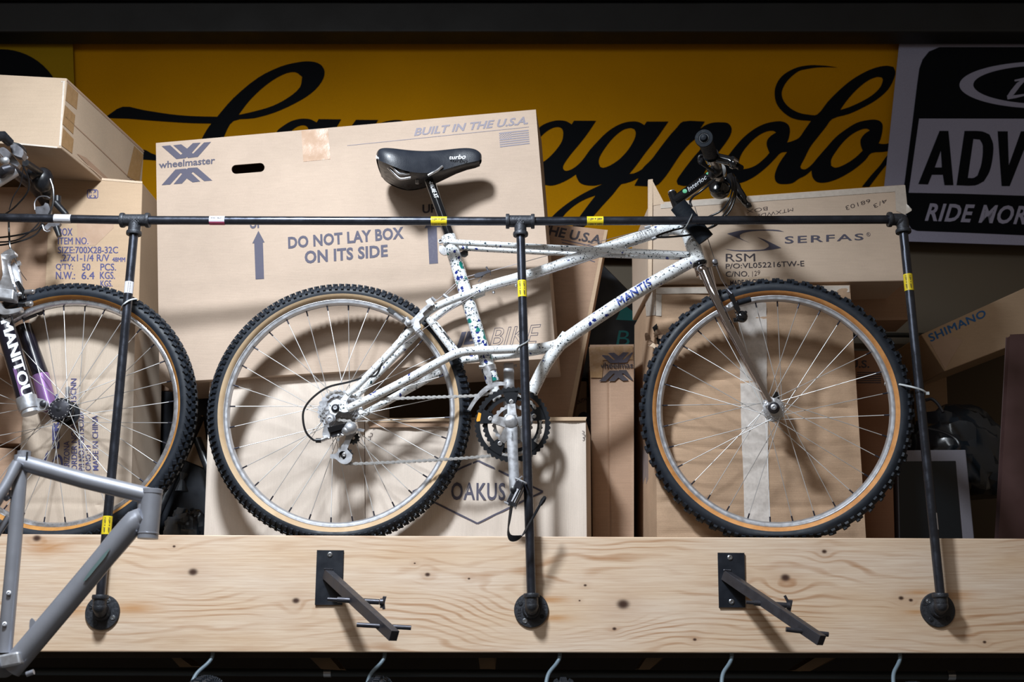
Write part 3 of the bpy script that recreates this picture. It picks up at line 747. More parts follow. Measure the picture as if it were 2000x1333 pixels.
bl([mapl(A_, [(-60, 620), (-40, 480), (20, 350), (80, 270), (160, 225), (250, 200), (310, 198), (370, 208), (425, 240), (450, 200), (690, 200), (610, 320), (520, 440), (420, 560), (345, 665), (330, 710), (345, 738), (370, 745), (420, 730), (480, 690), (540, 630), (620, 520), (700, 430), (800, 330), (900, 260), (1000, 218), (1100, 205), (1160, 215), (1213, 245), (1240, 207), (1475, 207), (1333, 410), (1230, 540), (1120, 690), (1050, 775), (1100, 770), (1180, 730), (1260, 660), (1330, 580), (1330, 700), (1155, 815), (1080, 855), (1000, 880), (960, 890), (870, 1000), (760, 1120), (660, 1235), (560, 1350), (430, 1350), (515, 1235), (600, 1120), (685, 1010), (600, 1040), (500, 1090), (400, 1165), (330, 1240), (270, 1350), (130, 1350), (215, 1240), (300, 1160), (420, 1070), (560, 985), (690, 920), (775, 880), (700, 900), (640, 905), (560, 895), (510, 870), (480, 820), (470, 783), (400, 830), (300, 880), (210, 905), (150, 900), (60, 880), (-20, 820)]),
    mapl(A_, [(60, 410), (105, 360), (150, 320), (220, 280), (280, 270), (320, 290), (333, 340), (320, 420), (270, 500), (200, 580), (130, 640), (80, 660), (40, 620), (30, 520)]),
    mapl(A_, [(718, 650), (730, 590), (790, 490), (880, 380), (980, 300), (1060, 278), (1105, 290), (1120, 330), (1105, 400), (1040, 510), (950, 610), (850, 680), (770, 710), (735, 700)])], .002)
bl([mapl(B_, [(635, 207), (870, 207), (815, 290), (870, 250), (950, 220), (1050, 215), (1120, 225), (1158, 270), (1155, 330), (1120, 400), (1040, 510), (950, 630), (870, 750), (850, 820), (900, 830), (1000, 770), (1080, 700), (1080, 800), (950, 870), (800, 900), (640, 905), (575, 890), (565, 850), (600, 790), (680, 680), (760, 580), (830, 490), (820, 420), (775, 390), (700, 450), (600, 570), (500, 720), (420, 830), (335, 903), (105, 903), (160, 800), (200, 710), (290, 620), (380, 500), (480, 370), (560, 280)])], .0026)
bl([mapl(C_, [(190, 890), (260, 800), (340, 710), (440, 630), (540, 580), (640, 558), (710, 560), (760, 590), (775, 640), (765, 710), (748, 755), (800, 740), (860, 710), (910, 640), (970, 555), (940, 552), (860, 545), (780, 520), (700, 460), (650, 390), (633, 310), (640, 240), (680, 160), (750, 100), (850, 55), (950, 38), (1040, 36)]) +
    mapl(D_, [(100, 83), (150, 82), (250, 88), (350, 103), (250, 100), (150, 104), (60, 118), (0, 134)]) + mapl(C_, [(780, 150), (730, 210), (700, 280), (705, 340), (740, 400), (800, 450), (880, 485), (960, 498)]) +
    mapl(D_, [(90, 527), (165, 525), (260, 410), (370, 300), (480, 210), (600, 140), (700, 100), (790, 85), (850, 95), (868, 140), (850, 210), (800, 300), (700, 390), (580, 460), (450, 520), (300, 565), (240, 640), (160, 740), (100, 820), (50, 920), (15, 990), (25, 1012), (60, 1015), (115, 975), (170, 910), (240, 830), (330, 730), (420, 660), (520, 600), (620, 575), (700, 573), (745, 600), (752, 650), (735, 740), (715, 785), (770, 790), (850, 775), (850, 840), (760, 860), (650, 872), (600, 930), (520, 1000), (430, 1060), (330, 1110), (240, 1135), (170, 1132), (130, 1100), (115, 1050), (115, 1025), (60, 1070), (0, 1100)]) +
    mapl(C_, [(800, 1130), (720, 1140), (660, 1130), (635, 1090), (640, 1030), (680, 940), (750, 840), (690, 850), (640, 900), (560, 980), (460, 1060), (380, 1105), (310, 1130), (200, 1150), (120, 1130), (100, 1050), (120, 980)]),
    mapl(C_, [(300, 930), (330, 850), (400, 760), (480, 690), (560, 650), (620, 645), (648, 660), (600, 690), (565, 730), (560, 780), (585, 850), (540, 900), (450, 970), (350, 1000), (300, 990)]),
    mapl(D_, [(370, 485), (430, 400), (520, 300), (620, 220), (700, 187), (745, 190), (755, 215), (730, 280), (660, 350), (560, 410), (450, 460)]),
    mapl(D_, [(290, 985), (290, 930), (330, 860), (400, 770), (480, 700), (560, 660), (610, 652), (638, 668), (590, 700), (555, 750), (555, 800), (572, 850), (510, 910), (420, 970), (330, 1003)])], .002)
bl([mapl(D_, [(860, 850), (795, 960), (740, 1030), (630, 1175), (565, 1175), (650, 1070), (730, 980), (800, 885)])], .0026)
# left banner
BY2 = Pl(.915, wave=lambda q: .0004*sin(q.x*9))
b2 = banner('banner', 'olive yellow cloth banner with a big black disc at the far left', [(-200, 60), (141, 60), (157, 486), (-200, 486)], MT['yellow2'], BY2, 12, 10)
poly_on(BY2, b2, [[(2+122*cos(2*pi*k/60), 218+122*sin(2*pi*k/60)) for k in range(60)]], BK, 'black_disc', .002)
# right banner
BY3 = Pl(.915, wave=lambda q: .0006*sin(q.x*8+q.z*3))
b3 = banner('banner', 'black and white cloth banner with bold slanted lettering at the right end', [(1759, 60), (2220, 60), (2200, 486), (1716, 470)], MT['white_cloth'], BY3, 20, 14)
E_ = lambda x, y: (1750+x/3.174, 80+y/3.174)
poly_on(BY3, b3, [mapl(E_, [(270, 38), (1500, 38), (1500, 1225), (793, 1205), (400, 1188), (130, 1178), (95, 1165), (72, 1130), (60, 1060), (50, 900), (100, 520), (132, 260), (145, 170), (165, 115), (205, 65)])], BK, 'black_field', .0015)
poly_on(BY3, b3, [mapl(E_, [(143, 482), (1300, 484), (1300, 975), (793, 960), (400, 948), (78, 942)])], MT['white_cloth'], 'white_panel', .003)
poly_on(BY3, b3, [mapl(E_, [(138, 888), (270, 558), (325, 558), (356, 895), (300, 895), (290, 830), (222, 830), (198, 890)]), mapl(E_, [(240, 785), (278, 680), (284, 785)])], BK, 'printed_letter', .0045)
poly_on(BY3, b3, [smooth_ring(mapl(E_, [(375, 895), (425, 558), (530, 560), (580, 580), (603, 640), (600, 720), (580, 810), (545, 870), (490, 896)]), 3, 34), smooth_ring(mapl(E_, [(445, 850), (480, 608), (520, 612), (538, 650), (530, 760), (505, 835), (480, 850)]), 3, 34)], BK, 'printed_letter', .0045)
poly_on(BY3, b3, [mapl(E_, [(630, 560), (693, 560), (700, 770), (775, 560), (840, 560), (705, 900), (655, 900)])], BK, 'printed_letter', .0045)
text_on(BY3, b3, 'RIDE MORE', [(1813, 397), (2034, 403), (2026, 440), (1806, 432)], MT['white_cloth'], bold=.028, shear=.12, space=1.1, off=.003)
poly_on(BY3, b3, [[(2040+166*cos(2*pi*k/80), 166+46*sin(2*pi*k/80)) for k in range(80)], [(2047+146*cos(2*pi*k/80), 165.5+38*sin(2*pi*k/80)) for k in range(80)]], MT['white_cloth'], 'oval_ring', .003)
mb = MB()
line_on(BY3, b3, mapl(E_, [(735, 246), (793, 236), (860, 232), (960, 240)]), [3, 5, 5, 4], MT['white_cloth'], mb=mb, off=.003)
line_on(BY3, b3, mapl(E_, [(800, 236), (760, 270), (725, 315), (700, 345)]), [5, 9, 10, 7], MT['white_cloth'], mb=mb, off=.0034)
line_on(BY3, b3, mapl(E_, [(690, 350), (740, 345), (793, 335), (880, 330), (950, 290), (980, 250)]), [8, 6, 4, 4, 5, 5], MT['white_cloth'], mb=mb, off=.0038)
mb.build('script_letter', MT['white_cloth'], b3, smooth=None)

# ------------------------------------------------------------ cardboard boxes
def carton(label, q, surf, depth, mat, group=None, dv=None, disp=None, grid=(40, 40), hole=None, name='cardboard_box', cat='box', bevel=.0025):
    P = [surf.hit(*p) for p in q]           # TL TR BR BL
    for i_, j_ in ((2, 1), (3, 0)):         # boxes that stand on the shelf reach down to its boards
        if q[i_][1] >= 1062: P[i_] = P[j_]+(P[i_]-P[j_])*((P[j_].z-1.9025)/(P[j_].z-P[i_].z))
    n = surf.n; back = dv if dv else -n*depth
    tl, tr, br, bl_ = P; mb = MB()
    if disp:
        nu, nv = grid; vs = []
        for j in range(nv+1):
            for i in range(nu+1):
                u, v = i/nu, j/nv; a = bl_.lerp(br, u); b = tl.lerp(tr, u); p = a.lerp(b, v)
                e = min(1, min(u, 1-u, v, 1-v)*25)
                vs.append(p+n*(disp(u, v)*e))
        fs = [(j*(nu+1)+i, j*(nu+1)+i+1, (j+1)*(nu+1)+i+1, (j+1)*(nu+1)+i) for j in range(nv) for i in range(nu)]
        K = len(vs); vs += [bl_+back, br+back, tr+back, tl+back]
        bot = [i for i in range(nu+1)]; top = [nv*(nu+1)+i for i in range(nu+1)]; lf = [j*(nu+1) for j in range(nv+1)]; rg = [j*(nu+1)+nu for j in range(nv+1)]
        fs += [tuple(bot[::-1]+[K, K+1]), tuple(top+[K+2, K+3]), tuple(lf+[K+3, K]), tuple(rg[::-1]+[K+1, K+2]), (K, K+3, K+2, K+1)]
        mb.add(vs, fs); o = mb.build(name, mat, smooth=35)
        ux, uz = (br-bl_), (tl-bl_)
        def wv_(q_, bl_=bl_, ux=ux, uz=uz, disp=disp):
            d_ = q_-bl_; a_, b_, c_ = ux.dot(ux), ux.dot(uz), uz.dot(uz); e1, e2 = d_.dot(ux), d_.dot(uz); D = a_*c_-b_*b_
            u = (e1*c_-e2*b_)/D; v = (e2*a_-e1*b_)/D
            e = max(0, min(1, min(u, 1-u, v, 1-v)*25)); return disp(u, v)*e
        surf.wave = wv_
    elif hole:
        H = [surf.hit(*p) for p in hole]; e = -n*.004
        mb.prism([tl, tr, br, bl_], e, [H])
        f = [p+e for p in P]; b = [p+back for p in P]
        mb.add(f+b, [(0, 1, 5, 4), (1, 2, 6, 5), (2, 3, 7, 6), (3, 0, 4, 7), (4, 5, 6, 7)])
        o = mb.build(name, mat, smooth=None)
    else:
        mb.hexa([bl_, br, br+back, bl_+back, tl, tr, tr+back, tl+back]); o = mb.build(name, mat, smooth=None, bevel=bevel)
    return tag(o, label, cat, group)
def side_pl(a, b, c):                     # free plane through three world points, facing the camera
    s = Pl(0); n = (b-a).cross(c-a).normalized()
    if n.dot(CAM-a) < 0: n = -n
    s.n = n; s.p = a; return s
G1 = 'cardboard boxes piled on the shelf'
# E: the big bike box
SE = Pl(.122, -.10)
hole = [(462+8.8*cos(a)*1.0-1, 331+8.8*sin(a)-0) for a in [pi/2+pi*k/10 for k in range(11)]] + [(508+8.8*cos(a), 327.2+8.8*sin(a)) for a in [-pi/2+pi*k/10 for k in range(11)]]
bE = carton('largest pale cardboard bike box standing tilted behind the white bike saddle', [(304.5, 279.5), (1046.5, 214), (1086, 700), (311.5, 748)], SE, .20, MT['card'], G1, hole=hole)
LG = lambda f: [f(p) for p in [(130, 380), (270, 365), (440, 520), (470, 500), (320, 365), (450, 350), (545, 420), (640, 330), (765, 322), (620, 490), (645, 500), (820, 320), (935, 310), (720, 555), (560, 575), (545, 555), (520, 575), (370, 590)]]
LM = lambda f: [f(p) for p in [(130, 1015), (355, 760), (520, 745), (540, 755), (560, 735), (710, 727), (955, 940), (825, 950), (640, 800), (615, 820), (760, 955), (635, 970), (540, 905), (460, 990), (325, 1000), (465, 830), (440, 815), (270, 1005)]]
cv = lambda p: (300+p[0]/8.333, 240+p[1]/8.333)
poly_on(SE, bE, [LG(cv)], MT['ink'], 'printed_logo'); poly_on(SE, bE, [LM(cv)], MT['ink'], 'printed_logo')
text_on(SE, bE, 'wheelmaster', [(310, 316), (420.5, 306), (419.5, 320), (310.5, 329.3)], MT['ink'], bold=.022)
text_on(SE, bE, 'BUILT IN THE U.S.A.', [(810, 250.5), (1033, 227), (1031, 242.5), (808.5, 265.8)], MT['ink_faint'], bold=.028, shear=.18)
line_on(SE, bE, [(678, 284.5), (1033, 248)], .9, MT['ink_faint'])
fq = [(974.5, 259.5), (1032, 253.5), (1034.5, 281), (976.5, 287.7)]
mb = MB()
for k in range(7):
    v0 = 1-(2*k)/13; v1 = 1-(2*k+1)/13; u0 = .40 if k < 4 else 0
    mb.add([SE.hit(*qmap(fq, u0, v0), .0007), SE.hit(*qmap(fq, 1, v0), .0007), SE.hit(*qmap(fq, 1, v1), .0007), SE.hit(*qmap(fq, u0, v1), .0007)], [(0, 1, 2, 3)])
for j in range(7):
    for i in range(10):
        if (i+j) % 2 and 0 < j < 6: continue
        u = i/10*.4; v = 1-j/7*.54
        mb.add([SE.hit(*qmap(fq, u, v), .0007), SE.hit(*qmap(fq, u+.04, v), .0007), SE.hit(*qmap(fq, u+.04, v-.077), .0007), SE.hit(*qmap(fq, u, v-.077), .0007)], [(0, 1, 2, 3)])
mb.build('printed_flag', MT['ink_faint'], bE, smooth=None)
text_on(SE, bE, 'DO NOT LAY BOX', [(562.3, 463), (787.8, 443), (789, 466.6), (563, 486.4)], MT['ink'], bold=.035, space=1.05)
text_on(SE, bE, 'ON ITS SIDE', [(594.7, 490.4), (757, 477.6), (757.5, 501.8), (595.3, 515.7)], MT['ink'], bold=.035, space=1.05)
text_on(SE, bE, 'UP', [(487, 425), (512, 423), (513, 445), (488, 447.5)], MT['ink'], bold=.03)
text_on(SE, bE, 'UP', [(825, 400), (853, 398), (853, 415), (825, 417.5)], MT['ink_dark'], bold=.03)
poly_on(SE, bE, [[(504.7, 451), (516.8, 473.5), (513.5, 474), (515.7, 545), (499.2, 546), (496.5, 475.4), (492.8, 475.6)]], MT['ink'], 'printed_arrow')
poly_on(SE, bE, [[(844, 421), (861, 443.5), (853, 444), (855.5, 514.6), (838.4, 515.9), (835, 445.5), (829, 446)]], MT['ink'], 'printed_arrow')
text_on(SE, bE, 'JB', [(893, 650), (938, 645), (931, 679), (884, 683.5)], MT['ink'], bold=.05, shear=.06)
outline_on(SE, bE, 'BIKE', [(960, 642), (1056, 634), (1052, 671), (957, 676)], MT['ink'], .8, shear=.2)
poly_on(SE, bE, [[(588.6, 255.5), (640.4, 251.6), (645.6, 311), (592.4, 316)]], MT['tape_clear'], 'tape_strip', .0006)
# F and G: low boxes behind the rear wheel and the cranks
dent = lambda u, v: .0035*sin(u*9+v*3)*sin(v*7+1)+.0015*sin(u*31)
SF = Pl(.135, -.12)
bF = carton('plain pale cardboard box behind the lower left of the white bike rear wheel', [(410, 736), (711, 727), (713, 1062), (398, 1062)], SF, .30, MT['card_v'], G1, disp=lambda u, v: .002*sin(u*5+2)*sin(v*6), grid=(12, 12))
SG = Pl(.130, -.12)
bG = carton('pale box printed with a diamond outline and name, behind the crank arm', [(713, 822), (1144, 821), (1146, 1062), (714, 1062)], SG, .20, MT['card_v'], G1, disp=lambda u, v: dent(u, v)-.004*math.exp(-((u-.62)*40)**2)-.003*math.exp(-((u-.84)*60)**2)+.002*sin(u*45), grid=(80, 12))
for a, b in (((933.5, 900), (1060, 960.5)), ((1060, 960.5), (931.8, 1022.8)), ((931.8, 1022.8), (806, 961)), ((806, 961), (933.5, 900))):
    line_on(SG, bG, [a, b], 3.6, MT['ink'], off=.0012)
text_on(SG, bG, 'OAKUS', [(881.4, 943.4), (986.5, 943), (986.5, 977.8), (881, 977.8)], MT['ink'], bold=.02, off=.0012, space=1.1)
poly_on(SG, bG, [[(718, 826), (893, 829), (893, 834), (722, 836)]], MT['card_brown'], 'flap_seam', .004)
poly_on(SG, bG, [[(722, 818), (900, 816), (1146, 815), (1144, 822), (900, 823), (720, 826)]], MT['card_tan'], 'folded_flap', .005)
for x, y, r in ((727, 829, 2.5), (731, 836, 2.5), (726, 850, 2.3), (722, 857, 2.6), (1139, 845, 2), (1141, 852, 2), (1140, 858, 2)):
    line_on(SG, bG, [(x-r, y-r*1.4), (x+r, y-r), (x+r*.6, y+r), (x-r, y+r*1.4)], 1.1, MT['ink_pen'], 'pen_mark', off=.0015)
# J: large worn box behind the front wheel
cre = [.06, .17, .38, .52, .64, .885, .95]
def dJ(u, v):
    h = .003*sin(u*4+v*5)
    for k, c in enumerate(cre): h -= .0045*math.exp(-((v-c-.01*sin(u*6+k))*90)**2)*(.5+.5*sin(u*3+k*1.7)**2)
    h -= .006*math.exp(-((u-.78-.12*v*v)*28)**2)*(1 if .2 < v < .6 else .3)
    return h+.002*sin(u*23+v*17)
SJ = Pl(.137, .055)
bJ = carton('big creased cardboard box with a torn corner behind the white bike front wheel', [(1280, 561), (1660, 557), (1692, 1062), (1283, 1062)], SJ, .36, MT['card_worn'], G1, disp=dJ, grid=(70, 110))
TJ, LJ = SJ.hit(1280, 556), SJ.hit(1283, 1062)
patch_on(SJ, bJ, [(1441, 562), (1496, 562), (1504, 1060), (1455, 1060)], MT['tape_pale'], 4, 60, .0012)
patch_on(SJ, bJ, [(1281, 562), (1659, 558), (1659, 571), (1281, 574)], MT['tape_white'], 40, 3, .0012); patch_on(SJ, bJ, [(1281, 575), (1293, 575), (1292, 617), (1281, 617)], MT['tape_white'], 3, 8, .0012)
sJl = side_pl(TJ, LJ, TJ-SJ.n*.3)
poly_on(sJl, bJ, [[(1279, 558), (1280, 616), (1262, 618), (1260, 588)]], MT['tape_white'], 'tape_strip', .001)
mb = MB(); 
for k in range(11):
    line_on(sJl, bJ, [(1249+k*1.6, 868+6*(k % 3)), (1249.5+k*1.6, 945-4*(k % 4))], .7, MT['ink_faint'], mb=mb)
mb.build('printed_small_text', MT['ink_faint'], bJ, smooth=None)
# torn cardboard shreds at the corner
rs = random.Random(3); c0 = SJ.hit(1278, 664)+SJ.n*.006
for k in range(9):
    a = rs.uniform(0, 6.28); p = c0+V((rs.uniform(-.018, .018), rs.uniform(-.006, .0), rs.uniform(-.025, .022)))
    mb = MB(); L = rs.uniform(.012, .022); d = V((cos(a), -.4, sin(a)*.9)).normalized(); s = V((-sin(a), -.3, cos(a)))*rs.uniform(.004, .008)
    mb.ribbon([p, p+d*L*.5+V((0, -.004, .002)), p+d*L], [s, s*.9, s*.35], .0012); mb.build('torn_shred', MT['card_brown'] if k % 3 else MT['edge'], bJ, smooth=None)
poly_on(SJ, bJ, [[(1274, 640), (1283, 632), (1288, 660), (1300, 668), (1290, 690), (1280, 684), (1284, 668)]], MT['black_void'], 'torn_hole', .0045, sm=2)
# K: box with curved logo on top of J
SK = Pl(.150, .05)
bK = carton('long tan cardboard box with a curved arrow logo lying under the pipe rail at right', [(1269, 396), (1768, 360.5), (1772, 549), (1271, 557)], SK, .33, MT['card_k'], G1)
KK = lambda x, y: (1260+x/3.704, 340+y/3.704)
poly_on(SK, bK, [[(1290, 397), (1767, 362), (1768, 373), (1290, 407.5)]], MT['tape_white'], 'tape_strip', .001)
poly_on(SK, bK, [[(1748, 363), (1768, 362), (1773, 412), (1768, 420), (1750, 412)]], MT['tape_white'], 'tape_strip', .0015)
poly_on(SK, bK, [mapl(KK, [(592, 432), (700, 408), (860, 402), (960, 405), (1005, 419), (900, 410), (780, 414), (710, 427), (685, 442), (690, 465), (765, 502), (680, 468)])], MT['ink'], 'printed_logo', sm=3)
poly_on(SK, bK, [mapl(KK, [(572, 542), (650, 551), (780, 550), (860, 545), (895, 525), (890, 505), (810, 456), (870, 478), (985, 535), (900, 550), (760, 560), (650, 558)])], MT['ink'], 'printed_logo', sm=3)
kt = lambda a, b, c, d: [KK(*a), KK(*b), KK(*c), KK(*d)]
text_on(SK, bK, 'SERFAS', kt((1010, 452), (1580, 430), (1580, 478), (1010, 505)), MT['ink'], bold=.012, space=1.2)
mb = MB(); line_on(SK, bK, [KK(1615+13*cos(a), 437+13*sin(a)) for a in [2*pi*k/20 for k in range(21)]], .7, MT['ink'], mb=mb); mb.build('printed_mark', MT['ink'], bK, smooth=None)
text_on(SK, bK, 'R', kt((1609, 430), (1621, 430), (1621, 444), (1609, 444)), MT['ink'])
text_on(SK, bK, 'RSM', kt((583, 577), (795, 575), (797, 633), (583, 635)), MT['ink_dark'])
text_on(SK, bK, 'P/O:VL052216TW-E', kt((583, 650), (1150, 627), (1152, 668), (583, 686)), MT['ink_dark'], bold=.006)
text_on(SK, bK, 'C/NO.', kt((583, 705), (752, 703), (752, 742), (583, 745)), MT['ink_dark'], bold=.004)
text_on(SK, bK, '129', kt((775, 705), (832, 697), (830, 727), (775, 745)), MT['ink_pen'], bold=-.012)
poly_on(SK, bK, [mapl(KK, [(592, 760), (900, 742), (905, 790), (905, 806), (595, 806)])], MT['card_yel'], 'paper_label', .0005)
text_on(SK, bK, 'MADE IN CHINA', kt((615, 770), (890, 756), (890, 792), (615, 806)), MT['ink_dark'], bold=.03, off=.0012)
text_on(SK, bK, '68103', kt((1632, 205), (1455, 262), (1448, 232), (1625, 180)), MT['ink_pen'], bold=-.012)
text_on(SK, bK, '4/3', kt((1755, 200), (1660, 248), (1648, 222), (1742, 178)), MT['ink_pen'], bold=-.012)
text_on(SK, bK, 'BOX', kt((885, 262), (735, 285), (735, 258), (885, 236)), MT['ink_pen'], bold=-.014)
text_on(SK, bK, 'MTXWDI', kt((1070, 268), (822, 318), (822, 290), (1070, 244)), MT['ink_pen'], bold=-.014)
mb = MB(); a, b, c, d = [SK.hit(*p, .004) for p in ((1266, 351), (1275, 350), (1273, 560), (1266, 561))]
mb.prism([a, b, c, d], (.0, .012, 0)); mb.prism([SK.hit(1275, 354, .004), SK.hit(1298, 398, .001), SK.hit(1275, 402, .001)], (0, .004, 0)); mb.build('raised_flap', MT['edge'], bK, smooth=None)
mb = MB()
for k in range(5):
    p = SK.hit(1770, 400+k*4, .003); mb.ribbon([p, p+V((.006+.002*k, -.003, .004*(k-2)))], V((0, 0, .003)), .001)
mb.build('frayed_tape', MT['tape_white'], bK, smooth=None)
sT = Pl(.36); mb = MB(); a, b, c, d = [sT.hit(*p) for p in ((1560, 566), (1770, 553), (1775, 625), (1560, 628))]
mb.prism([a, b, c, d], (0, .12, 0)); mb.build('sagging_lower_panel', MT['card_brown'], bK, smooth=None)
# H: leaning box behind the bike box
SH = Pl(.36, -.05)
bH = carton('dark toned bike box leaning behind the big pale box, right of the middle post', [(1000, 428), (1187, 449), (1117, 818), (960, 818)], SH, .16, MT['card_brown'], G1)
poly_on(SH, bH, [[(1181, 449), (1187, 449.5), (1117, 818), (1108, 818)]], MT['card_tan'], 'box_edge', .001)
text_on(SH, bH, 'THE U.S.A.', [(1058, 437), (1180, 461), (1176, 479), (1054, 457)], MT['ink_dark'], bold=.03, shear=.1)
mb = MB()
for k in range(5): line_on(SH, bH, [(1096+k*1.2, 468+k*6), (1170-k*2, 484+k*7)], 1.6, MT['ink'], mb=mb)
mb.build('printed_flag', MT['ink'], bH, smooth=None)
# small boxes between
SI = Pl(.33, -.05)
bI = carton('narrow upright brown box with a cross shaped logo left of the worn box', [(1152, 674), (1238, 673), (1238, 1060), (1158, 1060)], SI, .30, MT['card_brown'], G1, disp=lambda u, v: .002*sin(v*5+u*3)-.003*math.exp(-((u-.42)*50)**2), grid=(40, 10))
cI = lambda p: (min(1237, 1170+(p[0]-130)/825*76), 684+(p[1]-310)/705*61+(p[0]-130)/825*5)
poly_on(SI, bI, [LG(cI)], MT['ink'], 'printed_logo', .004); poly_on(SI, bI, [LM(cI)], MT['ink_dark'], 'printed_logo', .004)
text_on(SI, bI, 'wheelmas', [(1167, 708), (1236.5, 708), (1236.5, 719.5), (1167, 719.5)], MT['ink_dark'], bold=.015, off=.004)
poly_on(SI, bI, [[(1150, 678), (1236, 676), (1236, 703), (1178, 704), (1176, 738), (1153, 738)]], MT['tape_brown'], 'tape_strip', .0035)
SQ = Pl(.62)
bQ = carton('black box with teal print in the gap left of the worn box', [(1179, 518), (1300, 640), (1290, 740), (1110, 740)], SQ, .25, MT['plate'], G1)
poly_on(SQ, bQ, [[(1203, 625), (1216, 598), (1222, 598), (1262, 628)]], MT['teal'], 'printed_shape')
text_on(SQ, bQ, 'B', [(1207, 646), (1231, 646), (1229, 676), (1203, 676)], MT['teal'], bold=-.005, shear=.05)
SL = Pl(.40)
bL = carton('dark brown box standing right of the worn box behind the front wheel', [(1668, 685), (1738, 686), (1748, 1060), (1682, 1060)], SL, .3, MT['card_red'], G1)
text_on(SL, bL, 'U.S.', [(1660, 704), (1698, 704), (1698, 719), (1660, 719)], MT['ink_dark'], bold=.02)
mb = MB()
for k in range(6): line_on(SL, bL, [(1674, 728+k*4), (1721, 728+k*4)], 1.8, MT['ink_dark'], mb=mb)
mb.build('printed_flag', MT['ink_dark'], bL, smooth=None)
SM = Pl(.46, .10)
bM = carton('tilted tan box with blue lettering at the far right above the monitor', [(1799, 654), (2080, 527), (2115, 622), (1845, 726)], SM, .28, MT['card_tan'], G1)
text_on(SM, bM, 'SHIMANO', [(1811.5, 654), (1921.5, 604.5), (1926, 618), (1818, 668)], MT['shim'], space=1.08, dup=[(1.0, -.4), (.5, .6)])
poly_on(SM, bM, [[(1816, 669), (1850, 654), (1880, 665), (1846, 722)]], MT['tape_clear'], 'tape_strip')
carton('narrow pale box standing behind the tilted box with blue lettering', [(1800, 664), (1846, 672), (1856, 900), (1810, 900)], Pl(.87), .1, MT['card_tan'], G1)
SN = Pl(.33)
o = MB().prism([SN.hit(*p) for p in [(1974, 655), (2080, 650), (2080, 1062), (1951, 1062)]], (0, .03, 0)).build('wooden_board', MT['board'], smooth=None, bevel=.002)
tag(o, 'dark red brown board standing at the right edge of the shelf', 'board')
# A: top left box, B, C, D and neighbours
SA = Pl(.02)
TRa = SA.hit(130, 153)
TBk = hz(281, 294, TRa.z); dva = TBk-TRa
bA = carton('pale taped cardboard box lying across the top of the pile at top left', [(-160, 137), (130.5, 152.5), (119, 290), (-160, 268)], SA, .4, MT['card_yel'], G1, dv=dva)
BRa = SA.hit(119, 290)
sA = side_pl(TRa, BRa, TBk)
poly_on(sA, bA, [[(132, 162), (153, 182), (150, 214), (128, 196)]], MT['tape_brown'], 'tape_strip', .001)
poly_on(sA, bA, [[(127, 205), (147, 225), (143, 262), (122, 242)]], MT['tape_brown'], 'tape_strip', .001)
poly_on(sA, bA, [[(123, 250), (144, 272), (141, 300), (120, 284)]], MT['tape_brown'], 'tape_strip', .001)
poly_on(sA, bA, [[(262, 285), (280, 302), (272, 356), (248, 345)]], MT['tape_brown'], 'tape_strip', .001)
line_on(sA, bA, [(128, 228), (196, 292), (262, 356)], 1.6, MT['card_brown'], 'flap_seam', .001)
line_on(sA, bA, [(131, 157), (281, 297)], 3.0, MT['card_brown'], 'flap_seam', .0012)
poly_on(sA, bA, [[(140, 298), (205, 350), (225, 365), (205, 352)]], MT['edge'], 'folded_flap', .0015)
poly_on(sA, bA, [[(150, 300), (168, 308), (215, 352), (200, 352)]], MT['card_brown'], 'flap_seam', .001)
line_on(SA, bA, [(120, 160), (125, 158), (117, 285)], 3.5, MT['tape_white'], 'tape_strip', .001)
line_on(SA, bA, [(28, 280), (112, 288)], 3, MT['tape_white'], 'tape_strip', .001)
zA = BRa.z
YB = hz(200, 352, zA-.010).y
SB = Pl(YB, -.03)
bB = carton('upright cardboard box with blue stencil lettering below the topmost left box', [(98, 341.5), (278, 357), (271, 592), (86, 592)], SB, .18, MT['card_tan'], G1)
poly_on(SB, bB, [[(187, 347), (278, 354.5), (278, 358.5), (187, 351)]], MT['edge'], 'flap_edge', .001)
mb = MB(); line_on(SB, bB, [(172, 371), (189, 371), (191, 373), (191, 385), (189, 387), (173, 387), (171, 385), (171, 373), (172, 371)], 1.7, MT['ink_blue'], mb=mb)
for dx, dy in ((1, 1), (-1, 1), (1, -1), (-1, -1)):
    line_on(SB, bB, [(181+dx*1.5, 379+dy*1.5), (181+dx*6, 379+dy*5.5)], 1.3, MT['ink_blue'], mb=mb); line_on(SB, bB, [(181+dx*6, 379+dy*2), (181+dx*6.4, 379+dy*6), (181+dx*2.5, 379+dy*6)], 1.2, MT['ink_blue'], mb=mb)
mb.build('printed_mark', MT['ink_blue'], bB, smooth=None)
def tb(s, x0, y0, x1, y1, bold=0, skew=0): text_on(SB, bB, s, [(x0, y0), (x1, y0+skew), (x1, y1+skew), (x0, y1)], MT['ink_blue'], dup=[(.7, 0)])
tb('BOX', 114, 446, 141, 460.5); tb('ITEM NO.', 113, 464, 172, 477.5); tb('SIZE:700X28-32C', 113, 482, 230, 495, .008)
tb(',27x1-1/4 R/V', 118, 497, 213, 512.5, 0); tb('48MM', 219, 503, 244, 511.5, 0); tb("Q'TY:", 109, 515, 142, 528.5); tb('50', 160, 515, 176, 528.5); tb('PCS.', 196, 515, 226, 528.5)
tb('N.W.:', 109, 531, 146, 545.5); tb('6.4', 159, 531, 184, 545.5); tb('KGS.', 195, 531, 224, 545); tb('KGS.', 196, 548, 219, 560)
poly_on(SB, bB, [[(150, 436), (222, 437), (222, 445), (186, 480), (152, 478)]], MT['tape_clear'], 'tape_strip', .0005)
SD = Pl(.110, -.04)
crd = [.18, .30, .55, .68, .93]
